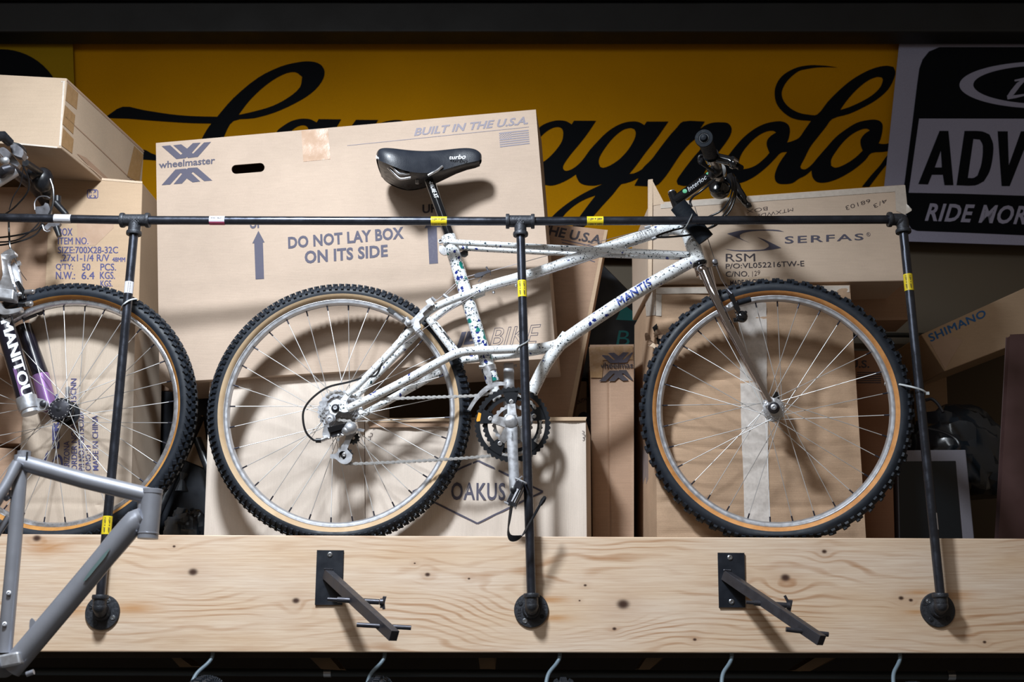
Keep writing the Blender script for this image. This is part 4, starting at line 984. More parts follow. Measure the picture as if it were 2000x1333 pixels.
def dD(u, v):
    h = .003*sin(u*4+v*9)
    for k, c in enumerate(crd): h -= .003*math.exp(-((v-c-.006*sin(u*5+k))*110)**2)
    return h
bD = carton('tall tan cardboard box with navy sideways print behind the left bike wheel', [(60, 591), (265, 591), (254, 1062), (27, 1062)], SD, .22, MT['card_d'], G1, disp=dD, grid=(24, 90))
def td(s, xl, xr, y0, y1, bold=.008): text_on(SD, bD, s, [(xl, y0), (xl, y1), (xr, y1), (xr, y0)], MT['ink_blue'], bold=bold, off=.0012)
td('SERFAS', 101, 115.5, 877, 770, .05)
td('ARIZONA', 123.5, 135, 919, 862); td('ORDER NO.AP092Z15CNN', 138.5, 150, 919, 740); td('P/I NO.MBE15C028', 152.5, 164, 919, 806); td('C/NO.:19', 166, 177, 919, 870); td('MADE IN CHINA', 180.5, 192, 919, 812)
mb = MB(); line_on(SD, bD, [(93, 880), (88, 895), (86, 910), (88, 925)], [1, 4, 5, 2], MT['ink_blue'], mb=mb, n=4, off=.0012); line_on(SD, bD, [(112, 889), (118, 895), (120, 908), (118, 922), (112, 935)], [5, 5, 4, 3, 1], MT['ink_blue'], mb=mb, n=4, off=.0012); line_on(SD, bD, [(101, 902), (112, 890)], [1, 4], MT['ink_blue'], mb=mb, off=.0012); mb.build('printed_logo', MT['ink_blue'], bD, smooth=None)
bC = carton('dark brown cardboard box behind the handlebar of the left bike', [prj(V((-1.75, .245, BRa.z-.012))), prj(V((-1.235, .245, BRa.z-.012))), (42, 868), (-150, 862)], Pl(.245), .2, MT['card_brown'], G1)
carton('added black box standing in for the shade in the gap left of the rear wheel', [(262, 765), (420, 765), (420, 1062), (262, 1062)], Pl(.46), .2, MT['plate'], G1)  # added box, its black colour stands in for the dark of the gap
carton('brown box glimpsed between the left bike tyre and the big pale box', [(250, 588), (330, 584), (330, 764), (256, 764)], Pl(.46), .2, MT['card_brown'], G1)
bZ = carton('tape wrapped box at the bottom left corner of the shelf', [(-120, 866), (29, 877), (24, 1062), (-120, 1062)], Pl(.17), .25, MT['card_brown'], G1)
poly_on(Pl(.20), bZ, [[(-60, 870), (27, 880), (22, 1055), (-60, 1055)]], MT['tape_clear'], 'tape_strip', -.029)
SR = Pl(.52)
bR = carton('small carton with a round black print low between the boxes', [(1128, 745), (1146, 745), (1146, 840), (1118, 840)], SR, .2, MT['card_tan'], G1)
poly_on(SR, bR, [[(1140+13*cos(a), 822+17*sin(a)) for a in [2*pi*k/24 for k in range(24)]]], MT['ink_dark'], 'printed_disc')
text_on(SR, bR, 'SOUTH', [(1122, 785), (1144, 776), (1146, 783), (1124, 792)], MT['ink_dark'], bold=.01)

# ------------------------------------------------------------ monitor, bags, tubes, cables
SO = Pl(.44); q = [(1752, 880), (1886.5, 879), (1904, 1062), (1756, 1062)]
mon = carton('old monitor with a grey bezel and dark screen standing right of the front wheel', q, SO, .06, MT['bezel'], name='monitor', cat='monitor')
mb = MB(); P = [SO.hit(*p, .001) for p in [(1754, 902), (1866, 901), (1880, 1062), (1758, 1062)]]
mb.prism(P, -SO.n*-.0008); mb.build('screen', MT['screen'], mon, smooth=None)
def blob(name, label, cat, c, r, mat, seed, knot=None, amp=.16):
    rd = random.Random(seed); mb = MB(); mb.sphere(c, r, 40)
    ph = [(rd.uniform(4, 16), rd.uniform(4, 16), rd.uniform(4, 16), rd.uniform(0, 6)) for _ in range(8)]
    for i, v in enumerate(mb.v):
        d = V(v)-V(c); u = V((d.x/r[0], d.y/r[1], d.z/r[2])); s = 0
        for k, (a, b, e, f) in enumerate(ph): s += abs(sin(u.x*a*.4+u.y*b*.4+u.z*e*.4+f))*amp/(1+k*.4)
        mb.v[i] = V(c)+d*(1+s-.25)
        if mb.v[i].z < c[2]-r[2]*.8: mb.v[i].z = c[2]-r[2]*.8
    if knot: mb.tube([V(knot)-V((0, 0, .03)), V(knot), V(knot)+V((.004, 0, .018))], [.018, .006, .012], 10)
    o = mb.build(name, mat, smooth=25); return tag(o, label, cat)
c = onY(1885, 880, .60); blob('plastic_bag', 'crumpled black plastic bag heaped behind the monitor', 'bag', (c.x, .66, c.z-.02), (.125, .09, .135), MT['bag'], 4)
c = onY(368, 1000, .30); kn = onY(356, 938, .30); blob('plastic_bag', 'knotted dark plastic bag between the two rear boxes at left', 'bag', (c.x, .31, 1.902+.052), (.052, .06, .064), MT['bag'], 9, knot=kn)
for k, (a, b) in enumerate([((392, 815), (352, 905)), ((385, 858), (412, 930))]):
    p, q_ = onY(*a, .42), onY(*b, .40)
    o = MB().tube([p, p+(q_-p)*2.1], .0115, 14).build('rubber_tube', MT['black_plastic']); tag(o, ['upper black tube leaning in the gap left of the rear wheel', 'lower black tube leaning in the gap left of the rear wheel'][k], 'tube', 'black tubes in the gap')
SCd = Pl(.452)
o = MB().prism([SCd.hit(*p) for p in [(366, 815), (396, 812), (412, 920), (346, 893)]], (0, .004, 0)).build('cardboard_sheet', MT['card_tan'], smooth=None); tag(o, 'scrap of tan cardboard behind the black tubes', 'cardboard')
for k, pts in enumerate([[(1808, 782), (1820, 780), (1832, 790), (1842, 806)], [(1800, 848), (1796, 838), (1802, 836), (1840, 844), (1866, 858), (1874, 874), (1868, 880)]]):
    pp = catmull([onY(x, y, .52-.01*i) for i, (x, y) in enumerate(pts)], 5)
    o = MB().tube(pp, .0045, 8).build('cable', MT['cable']); tag(o, ['short black cable curling above the monitor', 'long black cable looping over the top of the monitor'][k], 'cable', 'cables by the monitor')
a, b = onY(1560, 653, .93), onY(1860, 656, .93); o = MB().tube([a, b], .008, 12).build('conduit', MT['conduit']); tag(o, 'grey conduit fixed to the wall behind the right post', 'pipe')
a, b = onY(230, 556, .93), onY(340, 557, .93); o = MB().tube([a, b], .006, 12).build('conduit', MT['darkwood']); tag(o, 'thin dark pipe on the wall behind the left post', 'pipe')
# ------------------------------------------------------------ the white speckled bike
BP = Pl(.0747, -.027, -.06)
def T(px, py, off=0.0): return BP.hit(px, py, off)
CR = V((-.425, .090, 2.2368)); CF = V((.640, .061, 2.235))
bike = thing('bicycle', 'white mountain bike with dark speckled paint standing on the shelf behind the pipe rail', 'bicycle', (.1, .08, 1.91))
LR = radians(-3.0)
WR = dict(WM); WFm = dict(WM, side=MT['side_front'])
wr, UR, WRv, NR, PRr = wheel(bike, CR, radians(-.4), LR, .326, WR, 'lug', phase=radians(87.2), fix=flatfix(CR, 1.9225), hub='rear', split=74, label='rear wheel with cream sidewall tyre, flat at the bottom', pitch=128)
wf, UF, WFv, NF, PF = wheel(bike, CF, radians(12), radians(-5.2), .330, WFm, 'block', phase=radians(85), hub='front', split=66, label='front wheel with orange tan sidewall tyre', pitch=112, fix=flatfix(CF, 1.9225))
SPK = MT['speckle']
def tubes(pts, rpx, off=0.0, n=16, cm=5, sq=None):
    """pixel centre line with radius in pixels -> points and radii on the bike plane"""
    P = []
    for i, p in enumerate(pts):
        o = p[2] if len(p) > 2 else off
        P.append(T(p[0], p[1], o))
    if cm > 1: P = catmull(P, cm)
    r = rpx if isinstance(rpx, (list, tuple)) else [rpx]
    s = (P[0]-CAM).dot(FW)/F
    return P, [x*s for x in r] if len(r) > 1 else r[0]*s
def bt(name, pts, rpx, off=0.0, mat=SPK, parent=bike, **k):
    P, r = tubes(pts, rpx, off, cm=k.get('cm', 5)); mb = MB(); mb.tube(P, r, k.get('n', 16)); return mb.build(name, mat, parent, smooth=60)
bt('seat_tube', [(876, 463), (962.5, 747)], 13.2, 0, MT['speckle_heavy'], cm=1)
bt('seat_tube', [(958, 735), (972, 782)], 9.5, 0, SPK, cm=1)
bt('seat_lug', [(875.5, 461), (880, 478)], 14.4, 0, SPK, cm=1)
bt('top_tube', [(868, 472.5, .013), (1125, 486.5, .013), (1345, 497, .012)], 5.9)
bt('top_tube', [(872, 483, -.016), (1125, 496, -.016), (1350, 503, -.012)], 5.6)
bt('top_tube', [(1352, 462, 0), (1322, 449, 0), (1288, 452, 0), (1250, 464, 0), (1150, 497.5, 0), (1050, 532, 0), (975, 553, 0), (925, 568, 0)], [10.5, 11, 13, 12.5, 12, 10.8, 10.2, 10])
bt('down_tube', [(1356, 507), (1240, 573.5), (1130, 646), (1085, 680)], 13, 0, cm=3)
bt('down_tube', [(1108, 655), (1092, 676), (1066, 712), (1038, 768)], 12.5, 0, cm=3)
bt('head_tube', [(1331, 415), (1350, 470), (1364, 512)], [15, 15, 14.5], 0)
MB().lathe(T(1366, 516), T(1364, 512)-T(1368, 524), [(0, -.006), (.0165, -.006), (.020, -.003), (.0215, .002), (.019, .005), (0, .005)], 24).build('headset_cup', MT['black_gloss'], bike)
st = [(945, 565, .012), (905, 578, .020), (880, 587.5, .028), (850, 601, .036), (825, 619, .042), (800, 647, .046), (748, 703.5, .052), (700, 752, .057), (678, 771, .060)]
bt('seat_stay', st, [9, 7.6, 7.4, 7.4, 7.4, 7.2, 7, 6.6, 6])
bt('seat_stay', [(945, 570, -.012), (910, 585, -.020), (880, 599, -.028), (850, 621, -.036), (820, 648, -.042), (765, 703, -.052), (715.5, 754.5, -.057), (695, 776, -.060)], [8, 7, 7, 7, 7, 7, 6.5, 6])
bt('stay_strut', [(836, 622, .040), (889, 692, .036)], 6.6, cm=1); bt('stay_strut', [(846, 628, -.040), (900, 698, -.036)], 6.4, cm=1)
bt('chain_stay', [(679, 799, .058), (765, 758, .054), (847.5, 713, .047), (872, 700, .043), (895, 690, .038), (920, 686, .032), (955, 684.5, .024), (1007.5, 682, .012), (1060, 678.5, .004), (1100, 668, 0), (1118, 656, 0)], [8, 8.6, 8.8, 8.8, 8.8, 8.8, 8.8, 8.8, 9, 9.5, 10])
bt('chain_stay', [(697, 817, -.058), (798, 761, -.052), (857, 728, -.046), (900, 706, -.038), (925, 701, -.034), (970, 696, -.026), (1007, 692, -.018), (1060, 684, -.006), (1100, 672, 0)], [7, 7.6, 8, 8, 8, 8, 8, 8, 8])
# dropouts
def plate(name, poly, off, th, mat, parent=bike, holes=(), bev=0):
    mb = MB(); n = BP.n; mb.prism([T(x, y, off) for x, y in poly], -n*th, [[T(x, y, off) for x, y in h] for h in holes]); return mb.build(name, mat, parent, smooth=30, bevel=bev)
def circ(x, y, r, n=14, ry=None): return [(x+r*cos(2*pi*k/n), y+(ry or r)*sin(2*pi*k/n)) for k in range(n)]
plate('dropout', smooth_ring([(668, 777), (676, 768), (684, 772), (676, 786), (678, 793), (688, 793), (684, 803), (672, 806), (662, 803), (655, 812), (645, 808), (642, 796), (647, 786), (656, 780), (664, 782)], 3), .064, .006, SPK)
plate('dropout', smooth_ring([(690, 782), (700, 772), (705, 790), (712, 812), (700, 818), (692, 806)], 3), -.058, .006, SPK)
# bottom bracket, cranks, chainrings
BB = T(999.5, 826, 0); NB = BP.n; UB = V((1, BP.n.x/-BP.n.y if BP.n.y else 0, 0)).normalized(); UB = (V((1, 0, 0))-NB*NB.x).normalized(); WB = NB.cross(UB); WB = WB if WB.z > 0 else -WB
MB().lathe(BB, NB, [(0, -.036), (.020, -.036), (.020, .036), (0, .036)], 24).build('bottom_bracket_shell', SPK, bike)
def bbp(px, py, t):          # point at pixel on the plane offset t from the bike plane
    return BP.hit(px, py, t)
def gear(c, R, teeth, rin, t, th, tabs=None, depth=.0042):
    """toothed ring"""
    mb = MB(); n = teeth*4; vo = []; vi = []
    for k in range(n):
        a = 2*pi*k/n; r = R if k % 4 in (1,) else (R-depth*.25 if k % 4 == 2 else R-depth)
        if k % 4 == 0: r = R-depth*.55
        vo.append(c+UB*(r*cos(a))+WB*(r*sin(a))+NB*t); vi.append(c+UB*(rin*cos(a))+WB*(rin*sin(a))+NB*t)
    vs = vo+vi+[v-NB*th for v in vo]+[v-NB*th for v in vi]; fs = []
    for k in range(n):
        k1 = (k+1) % n
        fs += [(k, k1, n+k1, n+k), (2*n+k, 3*n+k, 3*n+k1, 2*n+k1), (k, 2*n+k, 2*n+k1, k1), (n+k, n+k1, 3*n+k1, 3*n+k)]
    return mb.add(vs, fs)
cOut = bbp(1001, 829.5, .052); cMid = bbp(1001, 829, .044); cIn = bbp(1001, 829, .036)
BKM = MT['dark_ring'] = simple('black_anodised', (.008, .010, .014), .38, .3)
def ringpart(c, R, teeth, rin, t, th, mat, tabs, tabr):
    mb = gear(c, R, teeth, rin, 0, th)
    for k in range(5):
        a = radians(93+72*k); d = UB*cos(a)+WB*sin(a); s = NB.cross(d)
        mb.hexa([c+d*tabr-s*.010-NB*th*.9, c+d*tabr+s*.010-NB*th*.9, c+d*(rin+.003)+s*tabs-NB*th*.9, c+d*(rin+.003)-s*tabs-NB*th*.9, c+d*tabr-s*.010, c+d*tabr+s*.010, c+d*(rin+.003)+s*tabs, c+d*(rin+.003)-s*tabs])
    return mb.build('chainring', mat, bike, smooth=30)
ringpart(cOut, .0925, 46, .0785, 0, .003, BKM, .019, .049)
ringpart(cMid, .0735, 36, .060, 0, .003, BKM, .017, .049)
gear(cIn, .050, 24, .040, 0, .003).build('chainring', MT['silver_m'], bike, smooth=30)
mb = MB()
for k in range(5):
    a = radians(93+72*k); d = UB*cos(a)+WB*sin(a); s = NB.cross(d); c = cOut+NB*.001
    mb.hexa([c+d*.012-s*.013-NB*.004, c+d*.012+s*.013-NB*.004, c+d*.050+s*.0095-NB*.004, c+d*.050-s*.0095-NB*.004, c+d*.012-s*.012+NB*.005, c+d*.012+s*.012+NB*.005, c+d*.050+s*.009+NB*.002, c+d*.050-s*.009+NB*.002])
mb.build('crank_spider', MT['silver'], bike, smooth=30)
for k in range(5):
    a = radians(93+72*k); d = UB*cos(a)+WB*sin(a)
    MB().lathe(cOut+d*.0555, NB, [(0, -.008), (.0056, -.008), (.0056, .0022), (.0040, .0026), (.0026, .0026), (.0024, .001), (0, .001)], 16).build('chainring_bolt', MT['silver'], bike)
def crank(a, b, ta, tb, ra, rb, hole=False):
    A, B = bbp(a[0], a[1], ta), bbp(b[0], b[1], tb); d = (B-A).normalized(); s = NB.cross(d).normalized(); mb = MB(); vs = []; N = 9
    L = (B-A).length; th = .0065
    for i in range(N):
        f = i/(N-1); c = A.lerp(B, f); w_ = ra+(rb-ra)*f; w_ *= (1-.10*sin(pi*f))
        if i in (0, N-1): w_ *= .72
        for (x, y) in ((-1, -.7), (-.75, -1), (.75, -1), (1, -.7), (1, .55), (.68, 1), (-.68, 1), (-1, .55)): vs.append(c+s*(w_*x)+NB*(th*y))
    fs = [(i*8+k, i*8+(k+1) % 8, (i+1)*8+(k+1) % 8, (i+1)*8+k) for i in range(N-1) for k in range(8)]+[tuple(range(7, -1, -1)), tuple(range((N-1)*8, N*8))]
    mb.add(vs, fs); return mb.build('crank_arm', MT['silver_m'], bike, smooth=50)
crank((998, 812), (1006, 974), .066, .080, .0150, .0125)
crank((995, 838), (993.5, 699), -.062, -.078, .0170, .0135)
MB().lathe(bbp(998, 825, .070), NB, [(0, 0), (.0155, 0), (.0155, .005), (.0125, .0065), (0, .0068)], 28).build('crank_cap', MT['silver'], bike)
MB().lathe(bbp(993.3, 706, -.072), NB, [(.0050, .0), (.0050, .0012), (0, .0012)], 18).build('pedal_thread_hole', MT['black_void'], bike)
mb = MB(); P1 = bbp(993, 709, -.088)
for dx in (-.020, .020): mb.box(P1+UB*dx*.9-NB*.03, UB*.003, NB*.03, WB*.006)
mb.box(P1-NB*.01, UB*.020, NB*.002, WB*.002); mb.build('pedal', MT['silver_m'], bike, smooth=None)
SCr = Pl(0); SCr.n = NB; SCr.p = bbp(998, 870, .0785)
text_on(SCr, bike, 'SHIMANO', [(1002.2, 843), (1002.2, 862), (998.6, 862), (998.6, 843)], MT['dark_alloy'], off=.0)
SRg = Pl(0); SRg.n = NB; SRg.p = cOut
poly_on(SRg, bike, [smooth_ring([(934.5, 806), (940, 808), (937.5, 823), (931.5, 824), (930.5, 821)], 2)], MT['orange_print'], 'chainring_mark', .0008)
# pedal with clip and strap
pa = bbp(1008, 968, .085); mb = MB(); mb.tube([pa-NB*.005, pa+NB*.03], .0055, 12)
ax_ = (UB*.42+WB*.9).normalized(); sx_ = NB.cross(ax_)
mb.box(pa+NB*.045, ax_*.028, NB*.030, sx_*.0095); mb.build('pedal', MT['dark_alloy'], bike, smooth=None, bevel=.002)
mb = MB()
for s in (-1, 1):
    mb.tube([pa+NB*.018+ax_*.030*s-sx_*.013, pa+NB*.074+ax_*.030*s-sx_*.013, pa+NB*.074+ax_*.030*s+sx_*.013, pa+NB*.018+ax_*.030*s+sx_*.013], .0022, 6)
    mb.tube([pa+NB*.016-ax_*.03+sx_*.012*s, pa+NB*.016+ax_*.03+sx_*.012*s, pa+NB*.022+ax_*.045+sx_*.004*s], .0020, 6)
mb.build('pedal_cage', MT['silver_m'], bike)
mb = MB(); q = pa+NB*.0765; mb.box(q-sx_*.004-ax_*.006, ax_*.016, NB*.0006, sx_*.0042); mb.build('pedal_label', MT['white_label'], bike, smooth=None)
MB().lathe(q+ax_*.004+sx_*.006, NB, [(0, -.004), (.008, -.004), (.008, 0), (.005, .0015), (0, .002)], 16).build('pedal_bearing_cap', MT['black_plastic'], bike)
SY = -.098
sp = [onY(x, y, SY+.012*(i/12)) for i, (x, y) in enumerate([(1020, 945), (1008, 970), (1000, 985), (997, 1003), (994, 1025), (992.5, 1040), (997, 1051), (1009, 1052), (1021, 1046), (1032, 1027), (1043, 1008), (1053, 990), (1063, 974)])]
spc = catmull(sp, 3); ww = []
for i in range(len(spc)):
    f = i/(len(spc)-1); ww.append(V((.0022+.001*sin(f*9), -.006, .003)) if f < .35 else (V((.001, -.003, .0065)) if f < .62 else V((.003, -.004, .0012))))
for i in range(3): ww = [ww[0]]+[(ww[k-1]+ww[k]+ww[k+1])/3 for k in range(1, len(ww)-1)]+[ww[-1]]
MB().ribbon(spc, ww, .0024).build('toe_strap', MT['black_plastic'], bike, smooth=30)
mb = MB(); e = spc[-1]; dd = (spc[-1]-spc[-4]).normalized(); sd = dd.cross(V((0, 1, 0))).normalized()
mb.prism([e-dd*.018-sd*.004, e-sd*.0055-dd*.006, e+dd*.004-sd*.004, e+dd*.006, e+dd*.004+sd*.004, e-dd*.006+sd*.0055, e-dd*.018+sd*.004], V((0, .002, 0)), [[e-dd*.012-sd*.001, e-dd*.003-sd*.0015, e-dd*.003+sd*.0015, e-dd*.012+sd*.001]]); mb.build('strap_tip', MT['black_plastic'], bike, smooth=None)
mb = MB(); mb.box(onY(1000, 986, SY), V((.008, 0, -.002)), V((0, .005, 0)), V((.001, 0, .004))); mb.build('strap_buckle', MT['black_plastic'], bike, smooth=None)
# chain
def linkchain(path, t):
    P = catmull([bbp(x, y, t) for x, y in path], 8); pts = [P[0]]; acc = 0; L = .0127/1.0; cur = P[0]
    for i in range(1, len(P)):
        seg = (P[i]-cur)
        while seg.length >= L:
            cur = cur+seg.normalized()*L; pts.append(cur); seg = P[i]-cur
    mb = MB()
    for i in range(len(pts)-1):
        a, b = pts[i], pts[i+1]; d = (b-a).normalized(); s = NB.cross(d).normalized(); o = .0036 if i % 2 == 0 else .0024
        for sg in (1, -1):
            w_ = .0040; c = [(a-d*.0042, 0), ]
            ring = [a-d*.0042, a-d*.002-s*w_, a+d*.003-s*w_*.85, a.lerp(b, .5)-s*w_*.5, b-d*.003-s*w_*.85, b+d*.002-s*w_, b+d*.0042, b+d*.002+s*w_, b-d*.003+s*w_*.85, a.lerp(b, .5)+s*w_*.5, a+d*.003+s*w_*.85, a-d*.002+s*w_]
            mb.prism([p+NB*(o*sg) for p in ring], NB*.0009)
        mb.lathe(a-NB*.0045, NB, [(0, 0), (.0018, 0), (.0020, .0095), (0, .0096)], 8)
    return mb.build('chain', MT['chain'], bike, smooth=None, kind='stuff')
MT['chain'] = simple('chain_steel', (.50, .49, .48), .38, .7)
linkchain([(640, 776), (655, 766), (700, 778), (740, 780), (830, 777), (930, 773.5), (960, 768), (985, 769), (1010, 772), (1035, 785), (1052, 810), (1056, 835), (1048, 860), (1030, 878), (1010, 888), (985, 889), (965, 890.5), (900, 896), (800, 902), (690, 906.5), (672, 903), (660, 888)], .046)
linkchain([(660, 888), (668, 872), (684, 858), (694, 845), (690, 826), (672, 822), (650, 820)], .046)
# cassette
for k, (tt, R) in enumerate([(26, .0525), (23, .0470), (20, .0410), (18, .0360), (15, .0310), (13, .0270), (11, .0235)]):
    c = CR+NR*(.021+k*.0042); cc = bbp(655+k*.15, 798, 0)
    g = gear(CR+NR*0, R, tt, R*.62 if k < 4 else R*.4, .021+k*.0042, .0018); g.build('sprocket', MT['silver_m'], bike, smooth=30)
MB().lathe(CR+NR*.020, NR, [(0, .028), (.019, .028), (.019, 0)], 24).build('freehub_body', MT['silver_m'], bike)
ax0 = T(654.5, 797, .070)
MB().lathe(ax0-NR*.012, NR, [(0, 0), (.0105, 0), (.0105, .006), (.0085, .010), (.0045, .012), (.004, .009), (0, .009)], 24).build('axle_nut', MT['dark_alloy'], bike)
MB().lathe(ax0-NR*.001, NR, [(.0055, 0), (.0048, .002), (.0022, .002), (.0020, .0005), (0, .0005)], 16).build('axle_end', MT['silver_m'], bike)
# rear derailleur
dl = thing  # alias kept simple: derailleur is a part with sub-parts
rd_ = MB(); p = bbp(644, 819, .068)
rd_.lathe(p-NB*.010, NB, [(0, 0), (.0115, 0), (.0118, .008), (.0085, .012), (.0045, .0125), (.004, .010), (0, .010)], 24)
rder = rd_.build('rear_derailleur', MT['silver_m'], bike, smooth=40)
def dplate(name, poly, off, th, mat, holes=()):
    mb = MB(); mb.prism([bbp(x, y, off) for x, y in poly], -NB*th, [[bbp(x, y, off) for x, y in h] for h in holes]); return mb.build(name, mat, rder, smooth=40, bevel=.0008 if not holes else 0)
dplate('derailleur_hanger', smooth_ring([(645, 800), (654, 806), (655, 822), (650, 830), (638, 828), (637, 815)], 3), .060, .006, MT['silver_m'])
dplate('derailleur_link', [(640, 836), (676, 828), (678, 836), (644, 845)], .078, .012, MT['black_gloss'])
dplate('derailleur_link', [(643, 845), (675, 837), (676, 844), (648, 854)], .072, .012, MT['dark_alloy'])
mb = MB(); mb.sphere(bbp(684, 837, .070), (.0165, .0145, .0155), 20, UB, NB, WB); mb.sphere(bbp(677, 842, .070), (.013, .013, .012), 16, UB, NB, WB); mb.build('derailleur_knuckle', MT['silver_m'], rder, smooth=80)
dplate('derailleur_body', smooth_ring([(634, 832), (642, 828), (645, 846), (644, 856), (634, 857), (630, 850)], 3), .074, .014, MT['silver_m'])
mb = MB(); q = bbp(661, 856, .070); mb.tube([q, q-WB*.008], .0034, 10); mb.sphere(bbp(661, 851, .072), .0045, 10); q = bbp(666, 849, .073); mb.tube([q, q+UB*.006-WB*.003], .0025, 8); mb.build('adjuster_screw', MT['silver'], rder)
mb = MB(); mb.tube([bbp(617, 861, .072), bbp(627, 861, .072)], .0058, 12); mb.build('cable_adjuster', MT['black_plastic'], rder)
MB().tube([bbp(628, 860, .072), bbp(641, 855, .072)], .0052, 12).build('cable_adjuster', MT['silver'], rder)
dplate('cage_plate', smooth_ring([(676, 850), (690, 848), (683, 866), (678, 878), (688, 889), (686, 900), (676, 907), (665, 905), (655, 897), (645, 896), (645, 888), (656, 886), (663, 876), (672, 864)], 3), .058, .0028, MT['silver_m'], [circ(669, 890, 7.5, 12, 8.5)])
for (x, y, r) in ((673, 889, .0185), (688, 856, .0165)):
    g = gear(bbp(x+2, y, .050), r, 11, .004, 0, .004, depth=.004); g.build('pulley_wheel', MT['black_plastic'], rder, smooth=30)
MB().lathe(bbp(672.5, 889, .055), NB, [(0, 0), (.0055, 0), (.0055, .003), (.003, .0045), (0, .004)], 14).build('pulley_bolt', MT['silver'], rder)
mb = MB(); mb.prism([bbp(x, y, .03) for x, y in [(695, 838), (704, 837), (712, 839), (710, 844), (696, 842)]], -NB*.005); mb.build('quick_release_lever', MT['silver'], rder, smooth=30)
# front derailleur
mb = MB(); mb.prism([bbp(x, y, .022) for x, y in smooth_ring([(944, 716), (952, 712), (957, 722), (960, 734), (962, 750), (952, 752), (950, 738), (944, 728)], 3)], -NB*.012); fder = mb.build('front_derailleur', MT['silver'], bike, smooth=40)
mb = MB(); mb.lathe(bbp(939, 717, .02), UB, [(0, -.004), (.0045, -.004), (.0045, .008), (0, .008)], 12); mb.lathe(T(955, 722)-(T(962.5, 747)-T(876, 463)).normalized()*.008, (T(962.5, 747)-T(876, 463)), [(.0172, 0), (.0190, 0), (.0190, .014), (.0172, .014)], 24); mb.build('clamp_band', MT['silver'], fder)
for t_, m_ in ((.056, MT['silver']), (.040, MT['silver_m'])):
    pts = [(912.5, 801), (922, 784), (937, 765), (953, 752), (971, 746), (990, 747), (989, 753), (972, 754), (958, 760), (943, 772), (929, 787), (919, 803)]
    mb = MB(); mb.prism([bbp(x, y, t_) for x, y in smooth_ring(pts, 3)], -NB*.0016); mb.build('cage_plate', m_, fder, smooth=40)
# saddle, seatpost
ss = [(735, 303, 309, .036), (740, 292, 313, .058), (750, 288.5, 317, .070), (770, 289, 325, .073), (790, 291, 334, .068), (815, 292.5, 339, .055), (840, 293, 339, .042), (865, 291, 334, .031), (890, 288.5, 325.5, .024), (912, 287, 319, .021), (928, 289.5, 316, .0195), (937, 296, 314, .016), (941, 302, 311, .008)]
mb = MB(); secs = []
for (x, yt, yb_, w_) in ss:
    a = T(x, yt, w_*.55); b = T(x, yb_, w_); zt = a.z; zl = b.z; c = T(x, yt, 0); c = V((a.x, 0, 0)); c.y = BP.hit(x, yt, 0).y
    row = []
    for (ft, fz) in ((1.0, 0), (1.04, .30), (1.0, .62), (.82, .88), (.5, .99), (.2, 1.0), (0, .99)):
        row.append((ft, fz))
    row = row+[(-f, z_) for f, z_ in row[::-1][1:]]
    base = V((a.x, BP.hit(x, (yt+yb_)/2, 0).y, 0))
    secs.append([V((base.x, base.y-ft*w_, zl+(zt-zl)*fz)) for ft, fz in row])
n_ = len(secs[0]); vs = [p for s_ in secs for p in s_]
fs = [(i*n_+k, i*n_+k+1, (i+1)*n_+k+1, (i+1)*n_+k) for i in range(len(secs)-1) for k in range(n_-1)]+[tuple(range(n_-1, -1, -1)), tuple((len(secs)-1)*n_+k for k in range(n_))]
mb.add(vs, fs); sad = mb.build('saddle', MT['saddle'], bike, smooth=75)
sub = sad.modifiers.new('subdivision', 'SUBSURF'); sub.levels = 2; sub.render_levels = 2
mb = MB(); lo = []
for s_ in secs[1:-1]:
    a, b = s_[0], s_[-1]; mid = (a+b)/2; w2 = (a-b)/2
    lo.append([a-w2*.05+V((0, 0, .004)), mid+w2*.7+V((0, 0, -.002)), mid+w2*.1+V((0, 0, -.002)), mid-w2*.7+V((0, 0, -.004)), b+w2*.05+V((0, 0, .002))])
vs = [p for s_ in lo for p in s_]; mb.add(vs, [(i*5+k, i*5+k+1, (i+1)*5+k+1, (i+1)*5+k) for i in range(len(lo)-1) for k in range(4)])
mb.build('saddle_base', MT['black_plastic'], sad, smooth=60)
for pts in ([(758, 327, .05), (768, 337, .052), (779, 347.5, .052), (786, 349.5, .052), (802, 347, .05)], [(761, 322, .06), (771, 331, .062), (779, 338.5, .062), (786, 340, .060), (799, 339, .055)], [(836, 343, .045), (844, 338.5, .045), (854, 333, .042), (864, 325, .036)]):
    MB().tube(catmull([T(*p) for p in pts], 4), .0034, 10).build('saddle_rail', MT['silver'], sad)
mb = MB(); mb.box(T(815, 342, .0), UB*.016, NB*.022, WB*.007); mb.build('rail_clamp', MT['black_plastic'], sad, smooth=None, bevel=.003)
q = T(815, 352, .014); MB().tube([q+WB*.004, q-WB*.010], .0050, 14).build('clamp_bolt', MT['silver'], sad)
SSd = Pl(0, -.027, -.06); SSd.p = T(880, 305, .034)
text_on(SSd, sad, 'turbo', [(877, 304), (909, 301), (909, 310.5), (878, 311.5)], MT['white_print'], shear=.3, dup=[(.5, 0)])
SSd2 = Pl(0, -.027, -.06); SSd2.p = T(740, 305, .062)
text_on(SSd2, sad, 'bo', [(735, 303), (743, 306), (742, 312), (734, 309)], MT['white_print'], bold=.02)
pA, pB = T(837, 348), T(880, 466)
spost = MB().tube([pA, pB], .0133, 24).build('seatpost', MT['black_gloss'], bike)
cyl = Cyl(pA, pB, .0133)
text_on(cyl, spost, 'DEORE XT', [(845, 356), (857, 385.5), (848.5, 387), (837.5, 357)], MT['white_print'], off=.0006, dup=[(.3, .5)])
